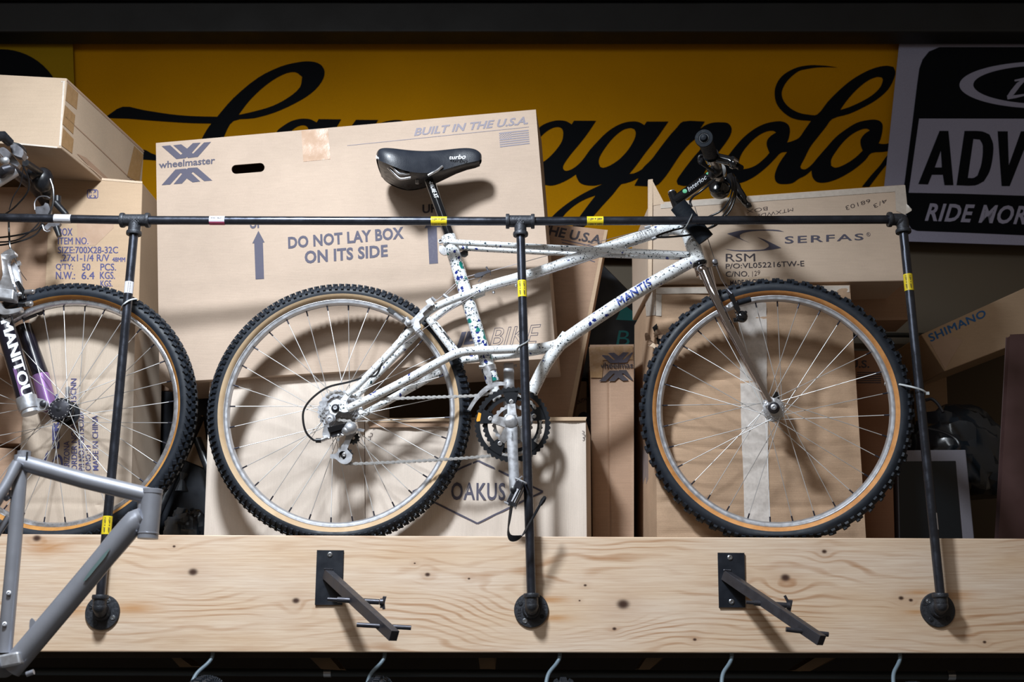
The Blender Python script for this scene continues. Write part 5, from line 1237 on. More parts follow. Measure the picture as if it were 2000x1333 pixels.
mb = MB(); q = T(860, 471.5, .020); mb.lathe(q, NB, [(0, -.006), (.0056, -.006), (.0056, .002), (.0035, .002), (.0032, -.002), (0, -.002)], 16)
mb.prism([T(x, y, .016) for x, y in smooth_ring([(858, 478), (868, 482), (872, 490), (873, 497), (866, 498), (858, 491)], 3)], -NB*.010); mb.build('seat_clamp', MT['silver'], bike)
mb = MB(); mb.prism([T(x, y, -.012) for x, y in smooth_ring([(898, 494), (905, 490), (914, 491), (914, 498), (908, 502), (900, 500)], 3)], -NB*.005); mb.build('clamp_lever', MT['black_plastic'], bike)
# lettering
dc = Cyl(T(1290, 544.7), T(1190, 606), .0185)
text_on(dc, bike, 'MANTIS', [(1203, 585), (1266, 543.5), (1272.5, 556.5), (1209.5, 598)], MT['blue_paint'], off=.0008, space=1.1, dup=[(.8, -.5)])
tcy = Cyl(T(1245, 466), T(1290, 452), .0188)
text_on(tcy, bike, 'VALKYRIE', [(1240, 455), (1282, 444.5), (1284, 451.5), (1242, 462.5)], MT['ink_dark'], bold=-.02, off=.0012, space=1.1)
# brakes and cables
brk = MB(); brk.prism([T(x, y, .062) for x, y in smooth_ring([(789, 632), (793, 624), (802, 626), (809, 620), (822, 606), (838, 592), (843, 596), (826, 612), (816, 624), (806, 636), (796, 638)], 3)], -NB*.010)
rb = brk.build('rear_brake', MT['silver'], bike, smooth=40)
mb = MB(); mb.lathe(T(798, 631, .06), NB, [(0, 0), (.0065, 0), (.0065, .008), (.0035, .010), (0, .010)], 16); mb.tube([T(772, 615, .02), T(788, 627, .045)], .0052, 12); mb.tube([T(793, 621, .05), T(797, 629, .05)], .006, 10); mb.build('brake_pad_holder', MT['silver_m'], rb)
MB().box(T(773, 614, .016), UB*.020-WB*.014, NB*.005, WB*.004+UB*.003).build('brake_pad', MT['black_plastic'], rb, smooth=None)
mb = MB(); mb.box(T(840, 592, .05), UB*.006+WB*.004, NB*.004, WB*.008-UB*.005); mb.tube([T(843, 582, .05), T(850, 588, .05)], .004, 8); mb.tube([T(866, 576, .02), T(876, 583, .02)], .0045, 10); mb.build('cable_anchor', MT['silver_m'], rb)
mb = MB(); mb.prism([T(x, y, .064) for x, y in smooth_ring([(806, 640), (812, 648), (822, 640), (818, 628), (828, 618), (824, 610), (812, 622)], 3)], NB*-.006); mb.build('brake_arm', MT['silver_m'], rb)
W_ = MT['wire']
def wire(pts, off=.0, r=.0008, mat=W_, name='brake_cable', cm=1, parent=bike):
    P = [T(p[0], p[1], p[2] if len(p) > 2 else off) for p in pts]
    if cm > 1: P = catmull(P, cm)
    MB().tube(P, r, 6).build(name, mat, parent)
wire([(1270, 446), (1100, 491), (958, 530)], .017); wire([(950, 530), (912, 541), (895, 549), (866, 577), (846, 592)], .017); wire([(948, 538), (915, 547), (893, 557), (872, 576)], .010)
mb = MB(); mb.prism([T(x, y, .020) for x, y in smooth_ring([(925, 539), (930, 534), (944, 531), (956, 527), (959, 531), (948, 535), (940, 540), (930, 542)], 3)], -NB*.006); mb.tube([T(958, 529, .018), T(958, 538, .018)], .001, 6); mb.tube([T(946, 535, .016), T(934, 551, .016)], .0011, 6); mb.tube([T(950, 522, .01), T(954, 531, .015)], .0024, 8); mb.build('cable_carrier', MT['dark_alloy'], bike)
wire([(1290, 457), (1240, 478), (1150, 509), (1050, 541), (970, 561), (936, 570)], .016, .0009, MT['wire'])
wire([(936, 570), (900, 592), (860, 620), (800, 663), (700, 738)], .050, .0008, MT['wire']); 
wire([(747, 706, .058), (735, 733, .058), (715, 737, .060), (680, 747, .064), (640, 757, .068), (610, 778, .072), (594, 800, .074), (592, 822, .074), (598, 845, .074), (611, 859, .073), (620, 861, .073)], 0, .0026, MT['cable'], 'cable_housing', 5)
mb = MB()
for x, y in ((964, 569), (1008, 556), (1222, 483)): mb.lathe(T(x, y, .006), -WB, [(0, 0), (.0035, 0), (.0035, .006), (0, .006)], 10)
mb.build('cable_guide', MT['silver_m'], bike)
mb = MB(); mb.tube([T(1282, 464, .016), T(1273, 468, .016)], .0042, 10); mb.tube([T(1259, 445, .010), T(1270, 442, .010)], .0035, 10); mb.build('cable_stop', MT['silver_m'], bike)
# fork: legs stand along the turned front wheel
ex = (PF(0, 0, 1)-PF(0, 0, 0))
crown = T(1372, 532, 0); hubN = PF(0, 0, .048); hubF = PF(0, 0, -.048)
def leg(sg, name):
    hub = PF(0, 0, sg*.047); top = crown+ex*(sg*.030)
    if sg > 0:
        a = T(1375, 528, .026); k1 = T(1400, 587, .040); k2 = T(1444, 674, .044); e = T(1500, 778, .046)
        e = hub+(T(1503, 784, 0)-T(1511, 797, 0))*1.0
        k2 = (T(1444, 674, 0)-T(1511, 797, 0))+hub; k1 = (T(1400, 588, 0)-T(1511, 797, 0))+hub
        P = [a, k1, k2, e]
    else:
        b = PF(0, 0, -.047); d = (T(1400, 588, 0)-T(1511, 797, 0)); P = [T(1380, 524, -.026), b+d, b+(T(1444, 674, 0)-T(1511, 797, 0)), b+(T(1503, 784, 0)-T(1511, 797, 0))]
    Q = catmull(P, 6); N = len(Q); r = [.0130-(.0130-.0060)*(i/(N-1))**1.2 for i in range(N)]
    return MB().tube(Q, r, 20).build(name, MT['chrome'], bike, smooth=60)
leg(1, 'fork_leg'); leg(-1, 'fork_leg')
mb = MB(); mb.tube([crown+ex*.030, crown, crown-ex*.030], .0135, 16); mb.tube([T(1368, 522), T(1373, 538)], .0165, 18); mb.sphere(crown+ex*.028, .0135, 14); mb.build('fork_crown', MT['chrome'], bike)
mb = MB()
for sg in (1, -1):
    h = PF(0, 0, sg*.047); mb.box(h+V((-.004, 0, .008)), V((.006, 0, .004)), ex*.003, V((-.006, 0, .013)))
mb.build('fork_dropout', MT['silver_m'], bike, smooth=None, bevel=.001)
h = PF(0, 0, .040)
MB().lathe(h, NF, [(0, 0), (.0140, 0), (.0140, .006), (.0118, .008), (.0118, .014), (.009, .017), (0, .018)], 28).build('axle_nut', MT['dark_alloy'], bike)
MB().lathe(h+NF*.017, NF, [(.0075, 0), (.0070, .004), (.0035, .0055), (.0030, .003), (0, .003)], 20).build('axle_end', MT['silver_m'], bike)
mb = MB(); h2 = PF(0, 0, -.058); mb.prism([h2+V(p) for p in [(-.002, 0, .0), (.0, 0, .045), (.006, 0, .053), (.014, 0, .052), (.018, 0, .044), (.018, 0, -.0)]], -NF*.007); mb.build('quick_release_lever', MT['black_gloss'], bike, smooth=30, bevel=.002)
h3 = PF(0, 0, .044)+V((-.020, 0, .014)); mb = MB(); mb.lathe(h3, NF, [(.0030, 0), (.0055, 0), (.0055, .003), (.0030, .003)], 16, True); mb.build('fork_eyelet', MT['silver_m'], bike)
# front brake
fb = MB(); fb.prism([T(x, y, .070) for x, y in smooth_ring([(1428, 574), (1433, 576), (1438, 590), (1446, 604), (1444, 612), (1436, 606), (1430, 590), (1424, 578)], 3)], -NB*.010)
fbr = fb.build('front_brake', MT['black_gloss'], bike, smooth=40)
MB().tube([T(1441, 592, .050), T(1465, 585, .045)], .0075, 14).build('brake_pad', MT['rubber'], fbr)
mb = MB(); mb.sphere(T(1449, 619, .060), (.0145, .012, .0150), 16); mb.tube([T(1432, 626, .055), T(1452, 624, .055)], .0055, 10); mb.lathe(T(1456, 611, .068), NB, [(0, 0), (.004, 0), (.004, .004), (0, .004)], 10); mb.build('brake_arm', MT['black_gloss'], fbr)
mb = MB(); mb.tube([T(1420, 602, .055), T(1432, 592, .055)], .0062, 12); mb.tube([T(1426, 594, .06), T(1430, 600, .06)], .008, 10); mb.build('brake_boss', MT['silver_m'], fbr)
mb = MB(); mb.tube([T(1420, 565, .04), T(1430, 575, .05)], .0035, 8); mb.tube([T(1421, 570, .05), T(1426, 578, .05)], .003, 8); mb.build('cable_anchor', MT['dark_alloy'], fbr)
wire([(1357, 404, .004), (1362, 420, .004), (1382, 465, .01), (1396, 508, .012)], 0, .0009, MT['wire'], parent=bike)
wire([(1397, 515, .012), (1408, 545, .03), (1421, 566, .045)], 0, .0009, MT['wire'], parent=bike); wire([(1399, 516, .012), (1414, 548, -.02), (1426, 566, -.03)], 0, .0008, MT['wire'], parent=bike)
mb = MB(); mb.lathe(T(1396.5, 511, .016), NB, [(0, -.008), (.0060, -.008), (.0075, -.003), (.0060, .002), (.0030, .003), (0, .003)], 14); mb.box(T(1397.5, 517, .008), UB*.006, NB*.004, WB*.004); mb.build('cable_carrier', MT['grey_alloy'], bike)
# stem, handlebar, levers
stq = MB(); stq.tube([T(1312.5, 377), T(1331, 428)], .0112, 20); stm = stq.build('stem', MT['black_gloss'], bike)
MB().tube([T(1316, 394.5), T(1394, 338.5)], [.0135, .0130], 24).build('stem_extension', MT['black_gloss'], stm)
scy = Cyl(T(1316, 394.5), T(1394, 338.5), .0133)
text_on(scy, stm, 'Interloc', [(1340.5, 367.5), (1377, 341), (1381.5, 348.5), (1346, 375)], MT['white_print'], bold=.0, shear=.3, off=.0007)
poly_on(scy, stm, [circ(1337.5, 373.5, 4.5, 14, 4)], MT['green_print'], 'stem_mark', .0006); poly_on(scy, stm, [circ(1383, 339, 4, 14, 2.4)], MT['green_print'], 'stem_mark', .0006)
MB().lathe(T(1312, 376), (T(1312.5, 377)-T(1331, 428)), [(0, 0), (.0075, 0), (.0095, .002), (.0090, .004), (0, .0045)], 18).build('stem_cap', MT['silver_m'], stm)
SN_ = NF.copy()
clampc = T(1403, 338, 0); gripE = onY(1374.7, 269.8, -.270)
bd = (gripE-clampc)
barN = [clampc-NF*.05, clampc, clampc+NF*.05, clampc+bd*.45, gripE]
farE = clampc-NF*.27+V((-.02, 0, -.01)); farE = onY(1404, 366, .28)
bar = MB().tube(catmull([farE, clampc.lerp(farE, .4)+V((.006, 0, 0)), clampc-NF*.05, clampc+NF*.05, clampc.lerp(gripE, .45)+V((.004, 0, -.002)), gripE], 5), .0112, 18).build('handlebar', MT['black_plastic'], bike)
gd = (gripE-clampc.lerp(gripE, .45)).normalized()
mb = MB(); L = .125; mb.lathe(gripE-gd*L, gd, [(.0112, 0), (.0172, .001), (.0168, .01), (.0170, L-.014), (.0205, L-.010), (.0213, L-.003), (.0203, L), (.0125, L+.0005), (.0120, L-.0015), (.0100, L-.001), (.0092, L+.0025), (.006, L+.006), (0, L+.0072)], 36); mb.build('handlebar_grip', MT['foam'], bar, smooth=35)
fd = (farE-clampc.lerp(farE, .4)).normalized(); mb = MB(); mb.lathe(farE-fd*.12, fd, [(.0112, 0), (.0165, .001), (.0160, .11), (.0185, .113), (.0185, .12), (0, .121)], 24); mb.build('handlebar_grip', MT['foam'], bar)
mb = MB(); q = clampc; mb.lathe(q-NF*.022, NF, [(0, 0), (.020, 0), (.021, .004), (.021, .040), (.020, .044), (0, .044)], 20); mb.box(q+V((-.008, 0, .002)), V((.016, 0, .008)), NF*.018, V((-.006, 0, .010))); mb.build('stem_clamp', MT['black_gloss'], stm)
# near brake lever and shifter
lc = clampc.lerp(gripE, .50)
mb = MB(); mb.lathe(lc-gd*.016, gd, [(.011, 0), (.019, 0), (.019, .03), (.011, .03)], 20); mb.tube([lc+V((.004, 0, -.002)), onY(1424, 314, lc.y-.01), onY(1436, 322, lc.y-.02)], [.012, .012, .010], 12)
lv = mb.build('brake_lever', MT['black_gloss'], bar, smooth=50)
a0 = onY(1432, 320, lc.y-.03); mb = MB(); mb.sphere(onY(1433, 321, lc.y-.04), (.013, .017, .0105), 14); mb.tube([onY(1440, 324, lc.y-.03), onY(1447, 328, lc.y-.05)], .0075, 12); mb.tube(catmull([a0, a0+gd*.04+V((.012, 0, -.006)), a0+gd*.085+V((.006, 0, -.010))], 4), [.006, .0055, .005], 10); mb.build('lever_blade', MT['black_gloss'], lv)
mb = MB(); mb.tube(catmull([onY(*p) for p in [(1394, 336, -.02), (1380, 326, -.045), (1369, 318, -.06), (1365, 308, -.065), (1371, 304, -.065), (1383, 311, -.05), (1396, 322, -.03)]], 4), .0040, 10); mb.sphere(onY(1368, 313, -.062), (.0075, .005, .012), 12); mb.build('thumb_shifter', MT['black_plastic'], bar)
mb = MB(); mb.sphere(onY(1398, 333, -.012), (.017, .020, .016), 14); mb.sphere(onY(1392, 340, -.005), (.012, .016, .012), 12); mb.build('shifter_body', MT['black_plastic'], bar)
# far lever and shifter pod hanging below the bar
fc = clampc.lerp(farE, .45)
mb = MB(); mb.sphere(onY(1406, 371, .12), (.0275, .026, .0245), 24); mb.lathe(onY(1400, 366, .10), (-.4, -1, .2), [(.016, 0), (.021, .002), (.020, .008), (.012, .011), (0, .012)], 20); mb.build('shifter_pod', MT['black_gloss'], bar, smooth=60)
mb = MB(); mb.tube([fc, onY(1420, 350, .15)], [.014, .013], 12); mb.tube(catmull([onY(1424, 345, .14), onY(1434, 362, .13), onY(1446, 380, .12), onY(1454, 395, .11), onY(1461, 402, .10), onY(1463, 401, .10)], 4), [.0135, .0145, .0120, .0085, .0075, .0085], 14); mb.sphere(onY(1461, 401, .10), .0088, 12); mb.build('brake_lever', MT['black_gloss'], bar, smooth=60)
def hous(pts, r=.0025, name='cable_housing'):
    MB().tube(catmull([onY(*p) for p in pts], 6), r, 10).build(name, MT['cable'], bike)
hous([(1428, 338, -.02), (1431, 365, -.01), (1424, 390, 0), (1408, 412, .0), (1384, 424, .01), (1352, 441, .0), (1318, 449, -.005), (1290, 458, .0), (1281, 463, .0)])
hous([(1432, 345, -.02), (1435, 372, -.01), (1426, 400, 0), (1410, 424, .0), (1388, 444, .01), (1352, 458, .01), (1310, 463, .0), (1283, 464, .0)])
hous([(1436, 345, -.02), (1438, 375, -.005), (1430, 404, 0), (1416, 424, .005), (1395, 442, .015), (1366, 452, .02)])
hous([(1396, 352, -.02), (1380, 365, -.025), (1366, 376, -.02), (1354, 384, -.01), (1348, 394, 0), (1351, 404, 0)], .0030)
wire([(1398, 350, .02), (1368, 374, .02)], 0, .0016, MT['silver_m'])
hous([(1340, 398, -.0), (1346, 402, -.0), (1352, 403, -.0)], .003)
# ------------------------------------------------------------ rubber sleeve and zip ties
pa_, pb_ = onY(1327, 404, -.006), onY(1379, 468, -.001)
mid = pa_.lerp(pb_, .5); d = (pb_-pa_).normalized()
mb = MB(); Q = [pa_-d*.006, pa_.lerp(pb_, .3), mid, pa_.lerp(pb_, .75), pb_]
mb.tube(Q, [.0225, .0225, .0215, .0215, .0220], 24, sq=.55, ref=(1, .0, 0)); sl = mb.build('rubber_sleeve', MT['foam'], smooth=50)
tag(sl, 'black rubber sleeve packed between the pipe rail and the head tube of the white bike', 'pad')
def ziptie(loops, label, r=.0022, head=None, tail=None):
    mb = MB()
    for L in loops: mb.tube(catmull([V(p) for p in L], 5), r, 8, sq=.45)
    if head: mb.box(head, (.0035, 0, 0), (0, .003, 0), (0, 0, .0035))
    o = mb.build('zip_tie', MT['zip'], smooth=50); return tag(o, label, 'zip tie', 'white zip ties holding the bikes')
y0 = YR-PR-.0016
ziptie([[onY(1352, 419, YR-.001), onY(1351, 421.5, y0), onY(1346, 432, y0-.0006), onY(1340, 443, y0), onY(1334, 450, YR), onY(1332, 453, -.02), onY(1331, 455, .0)]], 'white zip tie looped over the rail at the head tube of the white bike')
ziptie([[onY(1034, 664, YR+.004), onY(1030, 668, y0+.004), onY(1024, 672, y0), onY(1015, 677, y0+.003), onY(1010, 684, YR+.01), onY(1011, 692, -.01)]], 'white zip tie around the middle post at the white bike frame')
ziptie([[onY(1728, 752, .01), onY(1730, 748.5, -.0), onY(1750, 750, -.02), onY(1780, 756, y0-.002), onY(1800, 762, y0-.004), onY(1810, 768, y0+.002)]], 'long white zip tie from the front tyre of the white bike to the right post', head=onY(1811.5, 769, y0+.003))
ziptie([[onY(233, 612, .05), onY(236, 603, .01), onY(241, 595, y0+.002), onY(252, 587, y0), onY(264, 584, y0+.004), onY(268, 585, YR)]], 'white zip tie holding the left bike wheel to the left post')
# ------------------------------------------------------------ left bike (front end only in view)
lb = thing('bicycle', 'mountain bike with black and purple suspension fork, cut off by the left edge', 'bicycle', (-1.1, .08, 1.91))
CL = V((-1.103, .088, 2.236))
WL = dict(WM, side=MT['side_left'], rim=MT['silver'], hub=MT['dark_alloy'])
wl, UL, WLv, NL, PL = wheel(lb, CL, radians(1.5), radians(-2), .329, WL, 'bar', phase=radians(84), hub='front', split=62, label='front wheel with silver rim and dense black tread', pitch=104, fix=flatfix(CL, 1.9215), wt=.027)
LBp = Pl(.088-.0, -.0, -.035)
def TL(px, py, off=0): return LBp.hit(px, py, off)
lg = MB(); A1, B1 = TL(3, 612, .06), TL(56, 797, .06); lg.tube([A1, B1], .0225, 28); fl_ = lg.build('fork_leg', MT['fork_black'], lb)
lcy = Cyl(A1, B1, .0227)
text_on(lcy, fl_, 'MANITOU', [(21, 621), (64, 770), (44, 777.5), (1, 629)], MT['white_print'], off=.0006, dup=[(.6, 2), (.3, 1), (-.3, -1)])
mb = MB()
poly_on(lcy, fl_, [[(25, 720), (31, 718), (47, 772), (40, 775)]], MT['purple'], 'purple_panel', .0005)
text_on(lcy, fl_, 'ANSWER', [(2, 617), (16, 613), (17, 620), (3, 624)], MT['white_print'], bold=.0, off=.0006)
MB().lathe(TL(54, 789, .06), (B1-A1), [(0, -.016), (.0248, -.016), (.0250, .004), (.0238, .016), (.021, .018), (.0215, .026), (0, .026)], 28).build('fork_clamp', MT['silver_m'], fl_)
mb = MB(); mb.prism([TL(x, y, .066) for x, y in smooth_ring([(60, 778), (72, 778), (88, 782), (92, 790), (88, 800), (76, 803), (62, 803)], 3)], V((0, .014, 0))); mb.build('fork_dropout', MT['silver_m'], fl_)
MB().lathe(TL(84, 789, .068), (0, -1, 0), [(0, 0), (.0075, 0), (.0075, .004), (.0045, .006), (0, .006)], 16).build('axle_bolt', MT['dark_alloy'], fl_)
A2, B2 = TL(50, 655, -.052), TL(96, 800, -.052); M2 = TL(79, 733, -.052); f2 = MB().tube([A2-(B2-A2)*.12, M2], .0205, 24).build('fork_leg', MT['fork_black'], lb)
MB().tube([M2, B2], .0208, 24).build('purple_sleeve', MT['purple'], f2)
# hub body
mb = MB()
for t_ in (.028, .020, -.02): mb.lathe(CL, NL, [(0, t_-.003), (.030, t_-.003), (.030, t_), (0, t_)], 24)
mb.lathe(CL, NL, [(0, -.04), (.019, -.035), (.019, .036), (0, .04)], 24); mb.build('hub_shell', MT['black_plastic'], lb)
mb = MB(); p = TL(131, 756, -.04); mb.prism([TL(x, y, -.05) for x, y in smooth_ring([(128, 757), (135, 755), (136, 764), (132, 778), (128, 790), (124, 788), (127, 772)], 3)], V((0, .006, 0))); mb.build('quick_release_lever', MT['silver'], lb)
# crown, brake arch, brake arms
mb = MB(); mb.prism([TL(x, y, .085) for x, y in smooth_ring([(2, 497), (12, 490), (22, 487), (28, 491), (29, 497), (20, 501), (15, 512), (18, 530), (24, 552), (28, 565), (20, 572), (6, 568), (-10, 575), (-10, 560), (4, 545), (4, 520)], 3)], V((0, .018, 0))); arch = mb.build('brake_arch', MT['silver'], lb, bevel=.001)
mb = MB(); mb.prism([TL(x, y, .060) for x, y in smooth_ring([(16, 520), (28, 512), (34, 520), (40, 545), (42, 562), (34, 566), (28, 548), (22, 534)], 3)], V((0, .012, 0))); mb.build('arch_rib', MT['silver_m'], arch)
mb = MB(); mb.box(TL(8, 577, .085), (.030, 0, -.004), (0, .018, 0), (0, 0, .013)); mb.build('fork_crown', MT['silver_m'], lb, smooth=None, bevel=.003)
mb = MB(); mb.prism([TL(x, y, .095) for x, y in smooth_ring([(-8, 588), (0, 590), (6, 600), (14, 604), (34, 602), (42, 600), (42, 606), (34, 610), (16, 614), (2, 614), (-10, 608)], 3)], V((0, .016, 0))); mb.build('brake_boss', MT['silver'], lb)
mb = MB(); mb.tube([TL(34, 552, .07), TL(44, 568, .075), TL(48, 585, .08)], [.006, .0065, .006], 10); mb.tube([TL(38, 596, .08), TL(60, 594, .09)], .0068, 12); mb.tube([TL(20, 584, .05), TL(44, 575, .06)], .009, 12)
fbk = mb.build('front_brake', MT['black_gloss'], lb)
mb = MB(); mb.tube([TL(50, 571, .085), TL(64, 570, .090)], .0060, 12); mb.sphere(TL(64, 570, .09), .0062, 10); mb.tube([TL(52, 594, .095), TL(62, 592, .10)], .0058, 12); mb.sphere(TL(60, 594, .10), .0070, 10); mb.sphere(TL(38, 575, .08), .006, 8); mb.build('brake_bolt', MT['silver'], fbk)
MB().box(TL(26, 592, .04), V((.030, 0, .010)), V((0, .008, 0)), V((-.003, 0, .007))).build('brake_pad', MT['black_plastic'], fbk, smooth=None, bevel=.002)
mb = MB(); mb.tube([TL(45, 622, -.03), TL(70, 612, -.04)], .0085, 12); mb.sphere(TL(78, 606, -.045), (.013, .010, .014), 12); mb.tube([TL(75, 590, -.04), TL(80, 600, -.04)], .007, 10); mb.build('brake_arm', MT['dark_alloy'], lb)
def lw(pts, r, mat, name='cable_housing'): MB().tube(catmull([TL(*p) for p in pts], 5), r, 8).build(name, mat, lb)
lw([(26, 492, .07), (30, 508, .06), (38, 520, .05), (34, 532, .05), (33, 548, .06)], .0016, MT['silver'], 'brake_cable'); lw([(30, 500, .03), (40, 530, .0), (52, 548, -.02)], .0009, MT['wire'], 'brake_cable')
mb = MB(); mb.box(TL(37, 515, .055), (.004, 0, .002), (0, .004, 0), (-.002, 0, .005)); mb.box(TL(33, 530, .055), (.008, 0, 0), (0, .003, 0), (0, 0, .003)); mb.build('cable_carrier', MT['silver'], lb, smooth=None)
# handlebar, levers and cables at the top left
hb = MB().tube(catmull([TL(-60, 378, .05), TL(-10, 352, .10), TL(14, 330, .13), TL(40, 346, .02), TL(70, 372, -.12), TL(96, 408, -.20)], 5), .0125, 16).build('handlebar', MT['dark_alloy'], lb)
MB().tube([TL(-16, 268, .30), TL(6, 266, .28), TL(20, 280, .26)], [.013, .0125, .0105], 16).build('handlebar_grip', MT['black_plastic'], hb)
MB().tube([TL(-30, 368, .12), TL(30, 333, .10)], [.017, .015], 18).build('stem', MT['silver_m'], lb)
mb = MB(); mb.prism([TL(x, y, .24) for x, y in smooth_ring([(20, 284), (30, 282), (44, 291), (46, 300), (42, 308), (30, 304), (22, 298)], 3)], V((0, .022, 0))); mb.prism([TL(x, y, .22) for x, y in smooth_ring([(-4, 290), (8, 288), (24, 302), (38, 320), (34, 326), (20, 318), (2, 302)], 3)], V((0, .014, 0))); lva = mb.build('brake_lever', MT['grey_alloy'], hb)
mb = MB(); mb.sphere(TL(10, 314, .24), (.011, .010, .010), 14); mb.build('lever_clamp', MT['silver_m'], lva); MB().tube([TL(-6, 300, .25), TL(6, 318, .24)], .005, 10).build('clamp_bolt', MT['silver'], lva); MB().sphere(TL(52, 308, .20), .0042, 8).build('lever_bolt', MT['silver'], lva)
mb = MB(); mb.tube(catmull([TL(24, 282, .23), TL(38, 286, .22), (TL(47, 296, .2)), TL(46, 308, .2)], 4), .0060, 10); mb.build('lever_cover', MT['black_plastic'], lva)
mb = MB(); mb.sphere(TL(84, 352, -.02), (.026, .03, .034), 18); mb.sphere(TL(92, 370, -.05), (.018, .03, .028), 14); mb.sphere(TL(70, 340, .0), (.022, .03, .016), 14); mb.tube([TL(50, 318, .1), TL(80, 338, 0)], .009, 10); mb.build('shifter_pod', MT['black_plastic'], hb, smooth=60)
mb = MB(); mb.prism([TL(x, y, -.03) for x, y in smooth_ring([(66, 404), (84, 402), (88, 396), (94, 398), (98, 410), (96, 422), (72, 422)], 3)], V((0, .016, 0))); mb.build('lever_body', MT['grey_alloy'], hb); mb = MB(); mb.prism([TL(x, y, .0) for x, y in smooth_ring([(84, 444), (92, 438), (98, 432), (110, 430), (118, 436), (112, 444), (100, 442), (92, 450)], 3)], V((0, .012, 0))); fl2 = mb.build('brake_lever', MT['grey_alloy'], hb); MB().tube([TL(83, 440, .01), TL(86, 450, .01), TL(92, 453, .01), TL(98, 451, .01)], .0018, 8).build('lever_hook', MT['silver_m'], fl2)
mb = MB(); mb.tube([TL(110, 444, .0), TL(116, 462, .0)], [.0085, .0065], 12); mb.build('cable_boot', MT['black_plastic'], fl2)
mb = MB(); mb.tube([TL(108, 396, -.04), TL(130, 420, -.04)], [.0085, .008], 12); mb.tube([TL(112, 384, -.05), TL(112, 396, -.05)], .010, 10); mb.build('lever_blade', MT['black_plastic'], fl2)
mb = MB(); mb.tube(catmull([TL(68, 410, -.02), TL(68, 395, -.02), TL(76, 385, -.02), TL(90, 384, -.02), (TL(98, 388, -.02))], 4), .0018, 8); mb.build('shift_ring', MT['grey_alloy'], fl2)
for pts, r in (([(98, 350, .0), (104, 370, .0), (104, 395, 0), (98, 415, 0), (92, 424, 0)], .0028), ([(44, 322, .1), (56, 350, .08), (54, 375, .06), (32, 402, .04), (14, 416, .03), (0, 424, 0)], .0022), ([(84, 434, .0), (74, 447, .02), (50, 456, .04), (20, 462, .05), (-20, 466, .05)], .0024), ([(86, 438, .0), (70, 458, .02), (44, 470, .04), (10, 478, .05), (-20, 480, .05)], .0024), ([(17, 420, .06), (17.5, 450, .06), (19, 478, .07), (22, 490, .07)], .0026), ([(46, 325, .1), (40, 360, .08), (26, 385, .07), (18, 410, .06)], .0014), ([(76, 436, .0), (60, 452, .03), (30, 470, .05), (-20, 474, .05)], .002)):
    lw(pts, r, MT['cable'])
# clear sticker ends on the left post
# ------------------------------------------------------------ bare grey frame in front
GF = Pl(-.45, .0, .0)
def TG(px, py, off=0): return GF.hit(px, py, off)
gf = thing('frameset', 'bare grey metal bicycle frame without paint hanging in front at the lower left', 'bicycle frame', (-.9, -.45, 1.55))
sc = lambda r: r*(TG(150, 1100)-CAM).dot(FW)/F
def gt(name, pts, r, off=0, mat=MT['frame_grey'], parent=gf, n=24, cm=4):
    P = [TG(p[0], p[1], p[2] if len(p) > 2 else off) for p in pts]
    P = catmull(P, cm) if cm > 1 else P
    R_ = [sc(x) for x in r] if isinstance(r, (list, tuple)) else sc(r)
    return MB().tube(P, R_, n).build(name, mat, parent, smooth=60)
gt('top_tube', [(38, 903), (165, 939), (290, 969)], 16.5, cm=1)
gt('seat_tube', [(42, 890), (26, 1090), (9, 1276)], 14, cm=1)
gt('seat_collar', [(47.5, 882), (46, 905)], 13, cm=1)
plq = TG(52.5, 891, .0155); MB().box(plq, (.0016, 0, 0), (0, .001, 0), (0, 0, .008)).build('collar_slot', MT['black_void'], gf, smooth=None)
gt('head_tube', [(297.5, 959), (288.5, 1053)], 20, cm=1)
MB().lathe(TG(297, 966), TG(297.5, 959)-TG(288.5, 1053), [(.0195, 0), (.0208, .001), (.0208, .009), (.0195, .010)], 32).build('head_ring', MT['frame_grey'], gf)
MB().lathe(TG(289.4, 1044), TG(297.5, 959)-TG(288.5, 1053), [(.0195, 0), (.0208, -.0), (.0210, .0020), (.0195, .003)], 32).build('head_ring', MT['frame_grey'], gf)
gt('down_tube', [(280, 1010), (254, 1030), (145, 1160), (20, 1308)], [20, 23, 22, 22], cm=4)
gt('weld_bead', [(276, 975), (278, 1020)], 8, cm=1)
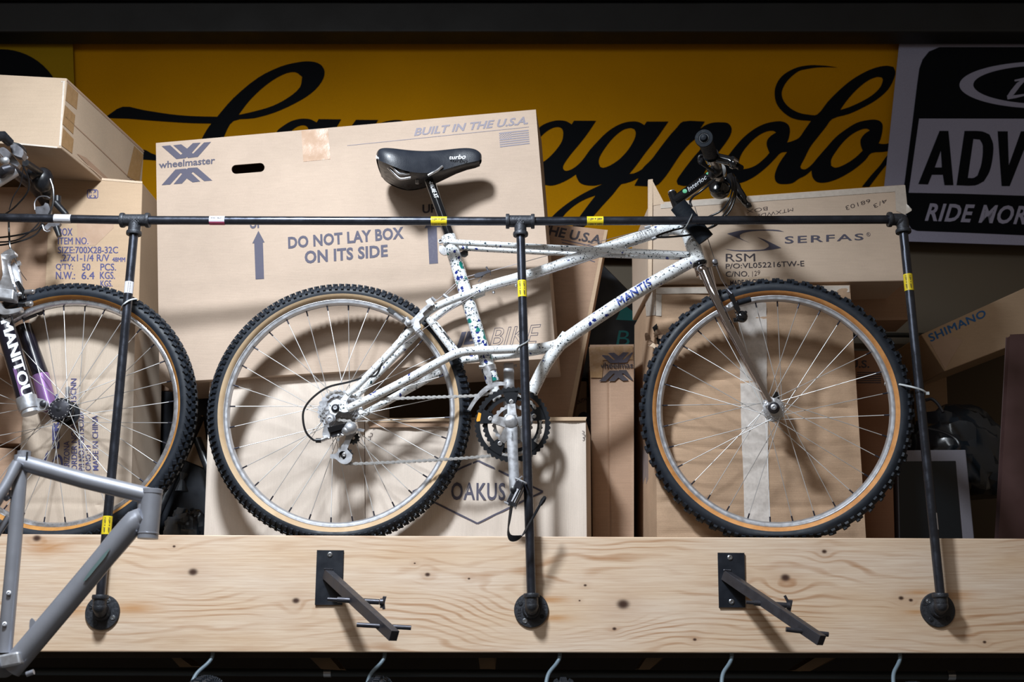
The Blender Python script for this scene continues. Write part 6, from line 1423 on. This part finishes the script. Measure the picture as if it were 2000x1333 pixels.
gt('seat_stay', [(34, 905, .018), (10, 950, .03), (-30, 1010, .045)], [11, 10, 10], cm=3); gt('seat_stay', [(34, 905, -.018), (8, 960, -.03), (-30, 1022, -.045)], 9, cm=3)
gt('stay_bridge', [(12, 975, .02), (21, 968, 0)], 5, cm=1); gt('cable_stop', [(21, 958, .01), (20, 972, .01)], 4, cm=1)
gt('chain_stay_brace', [(17, 1010, 0), (-30, 1085, 0)], 6.5, cm=1)
mb = MB(); ax = V((-.05, -1, 0)).normalized(); c = TG(-4, 1302, .0); mb.lathe(c+V((0, .034, 0)), ax, [(.0165, 0), (.0215, 0), (.0215, .070), (.0165, .070), (.0165, .060)], 32); mb.build('bottom_bracket_shell', MT['frame_grey'], gf)
MB().lathe(c+V((0, .0, 0)), ax, [(0, .030), (.0168, .030), (.0168, .028), (0, .028)], 24).build('shell_hollow', MT['black_void'], gf)
mb = MB(); mb.box(TG(22, 1290, .02), (.020, 0, .004), (0, .012, 0), (-.004, 0, .012)); mb.build('shell_lug', MT['silver_m'], gf, smooth=None, bevel=.004)
mb = MB(); mb.prism([TG(x, y, .012) for x, y in smooth_ring([(58, 1213), (62, 1208), (67, 1213), (76, 1225), (80, 1212), (84, 1214), (88, 1222), (74, 1240), (57, 1262), (57, 1240)], 3)], V((0, .004, 0)), [[TG(x, y, .012) for x, y in [(61, 1232), (66, 1222), (70, 1228), (64, 1242)]]]); mb.build('cable_bracket', MT['frame_grey'], gf)
for x, y in ((9, 1221), (17, 1160), (105, 1190), (133, 1157)):
    MB().lathe(TG(x, y, .014 if x < 30 else .003), (.3, -1, .3), [(0, 0), (.0042, 0), (.0042, .004), (.0022, .0045), (.002, .002), (0, .002)], 14).build('bottle_boss', MT['silver_m'], gf)
dcy = Cyl(TG(254, 1030), TG(145, 1160), sc(23.4)); poly_on(dcy, gf, [smooth_ring([(216, 1070), (205, 1080), (188, 1100), (172, 1120), (162, 1136), (168, 1134), (188, 1110), (206, 1088)], 3)], MT['green_tint'], 'green_stain', .0006)
gt('cable_stop', [(52, 1318, .02), (66, 1313, .02)], 5, cm=1)
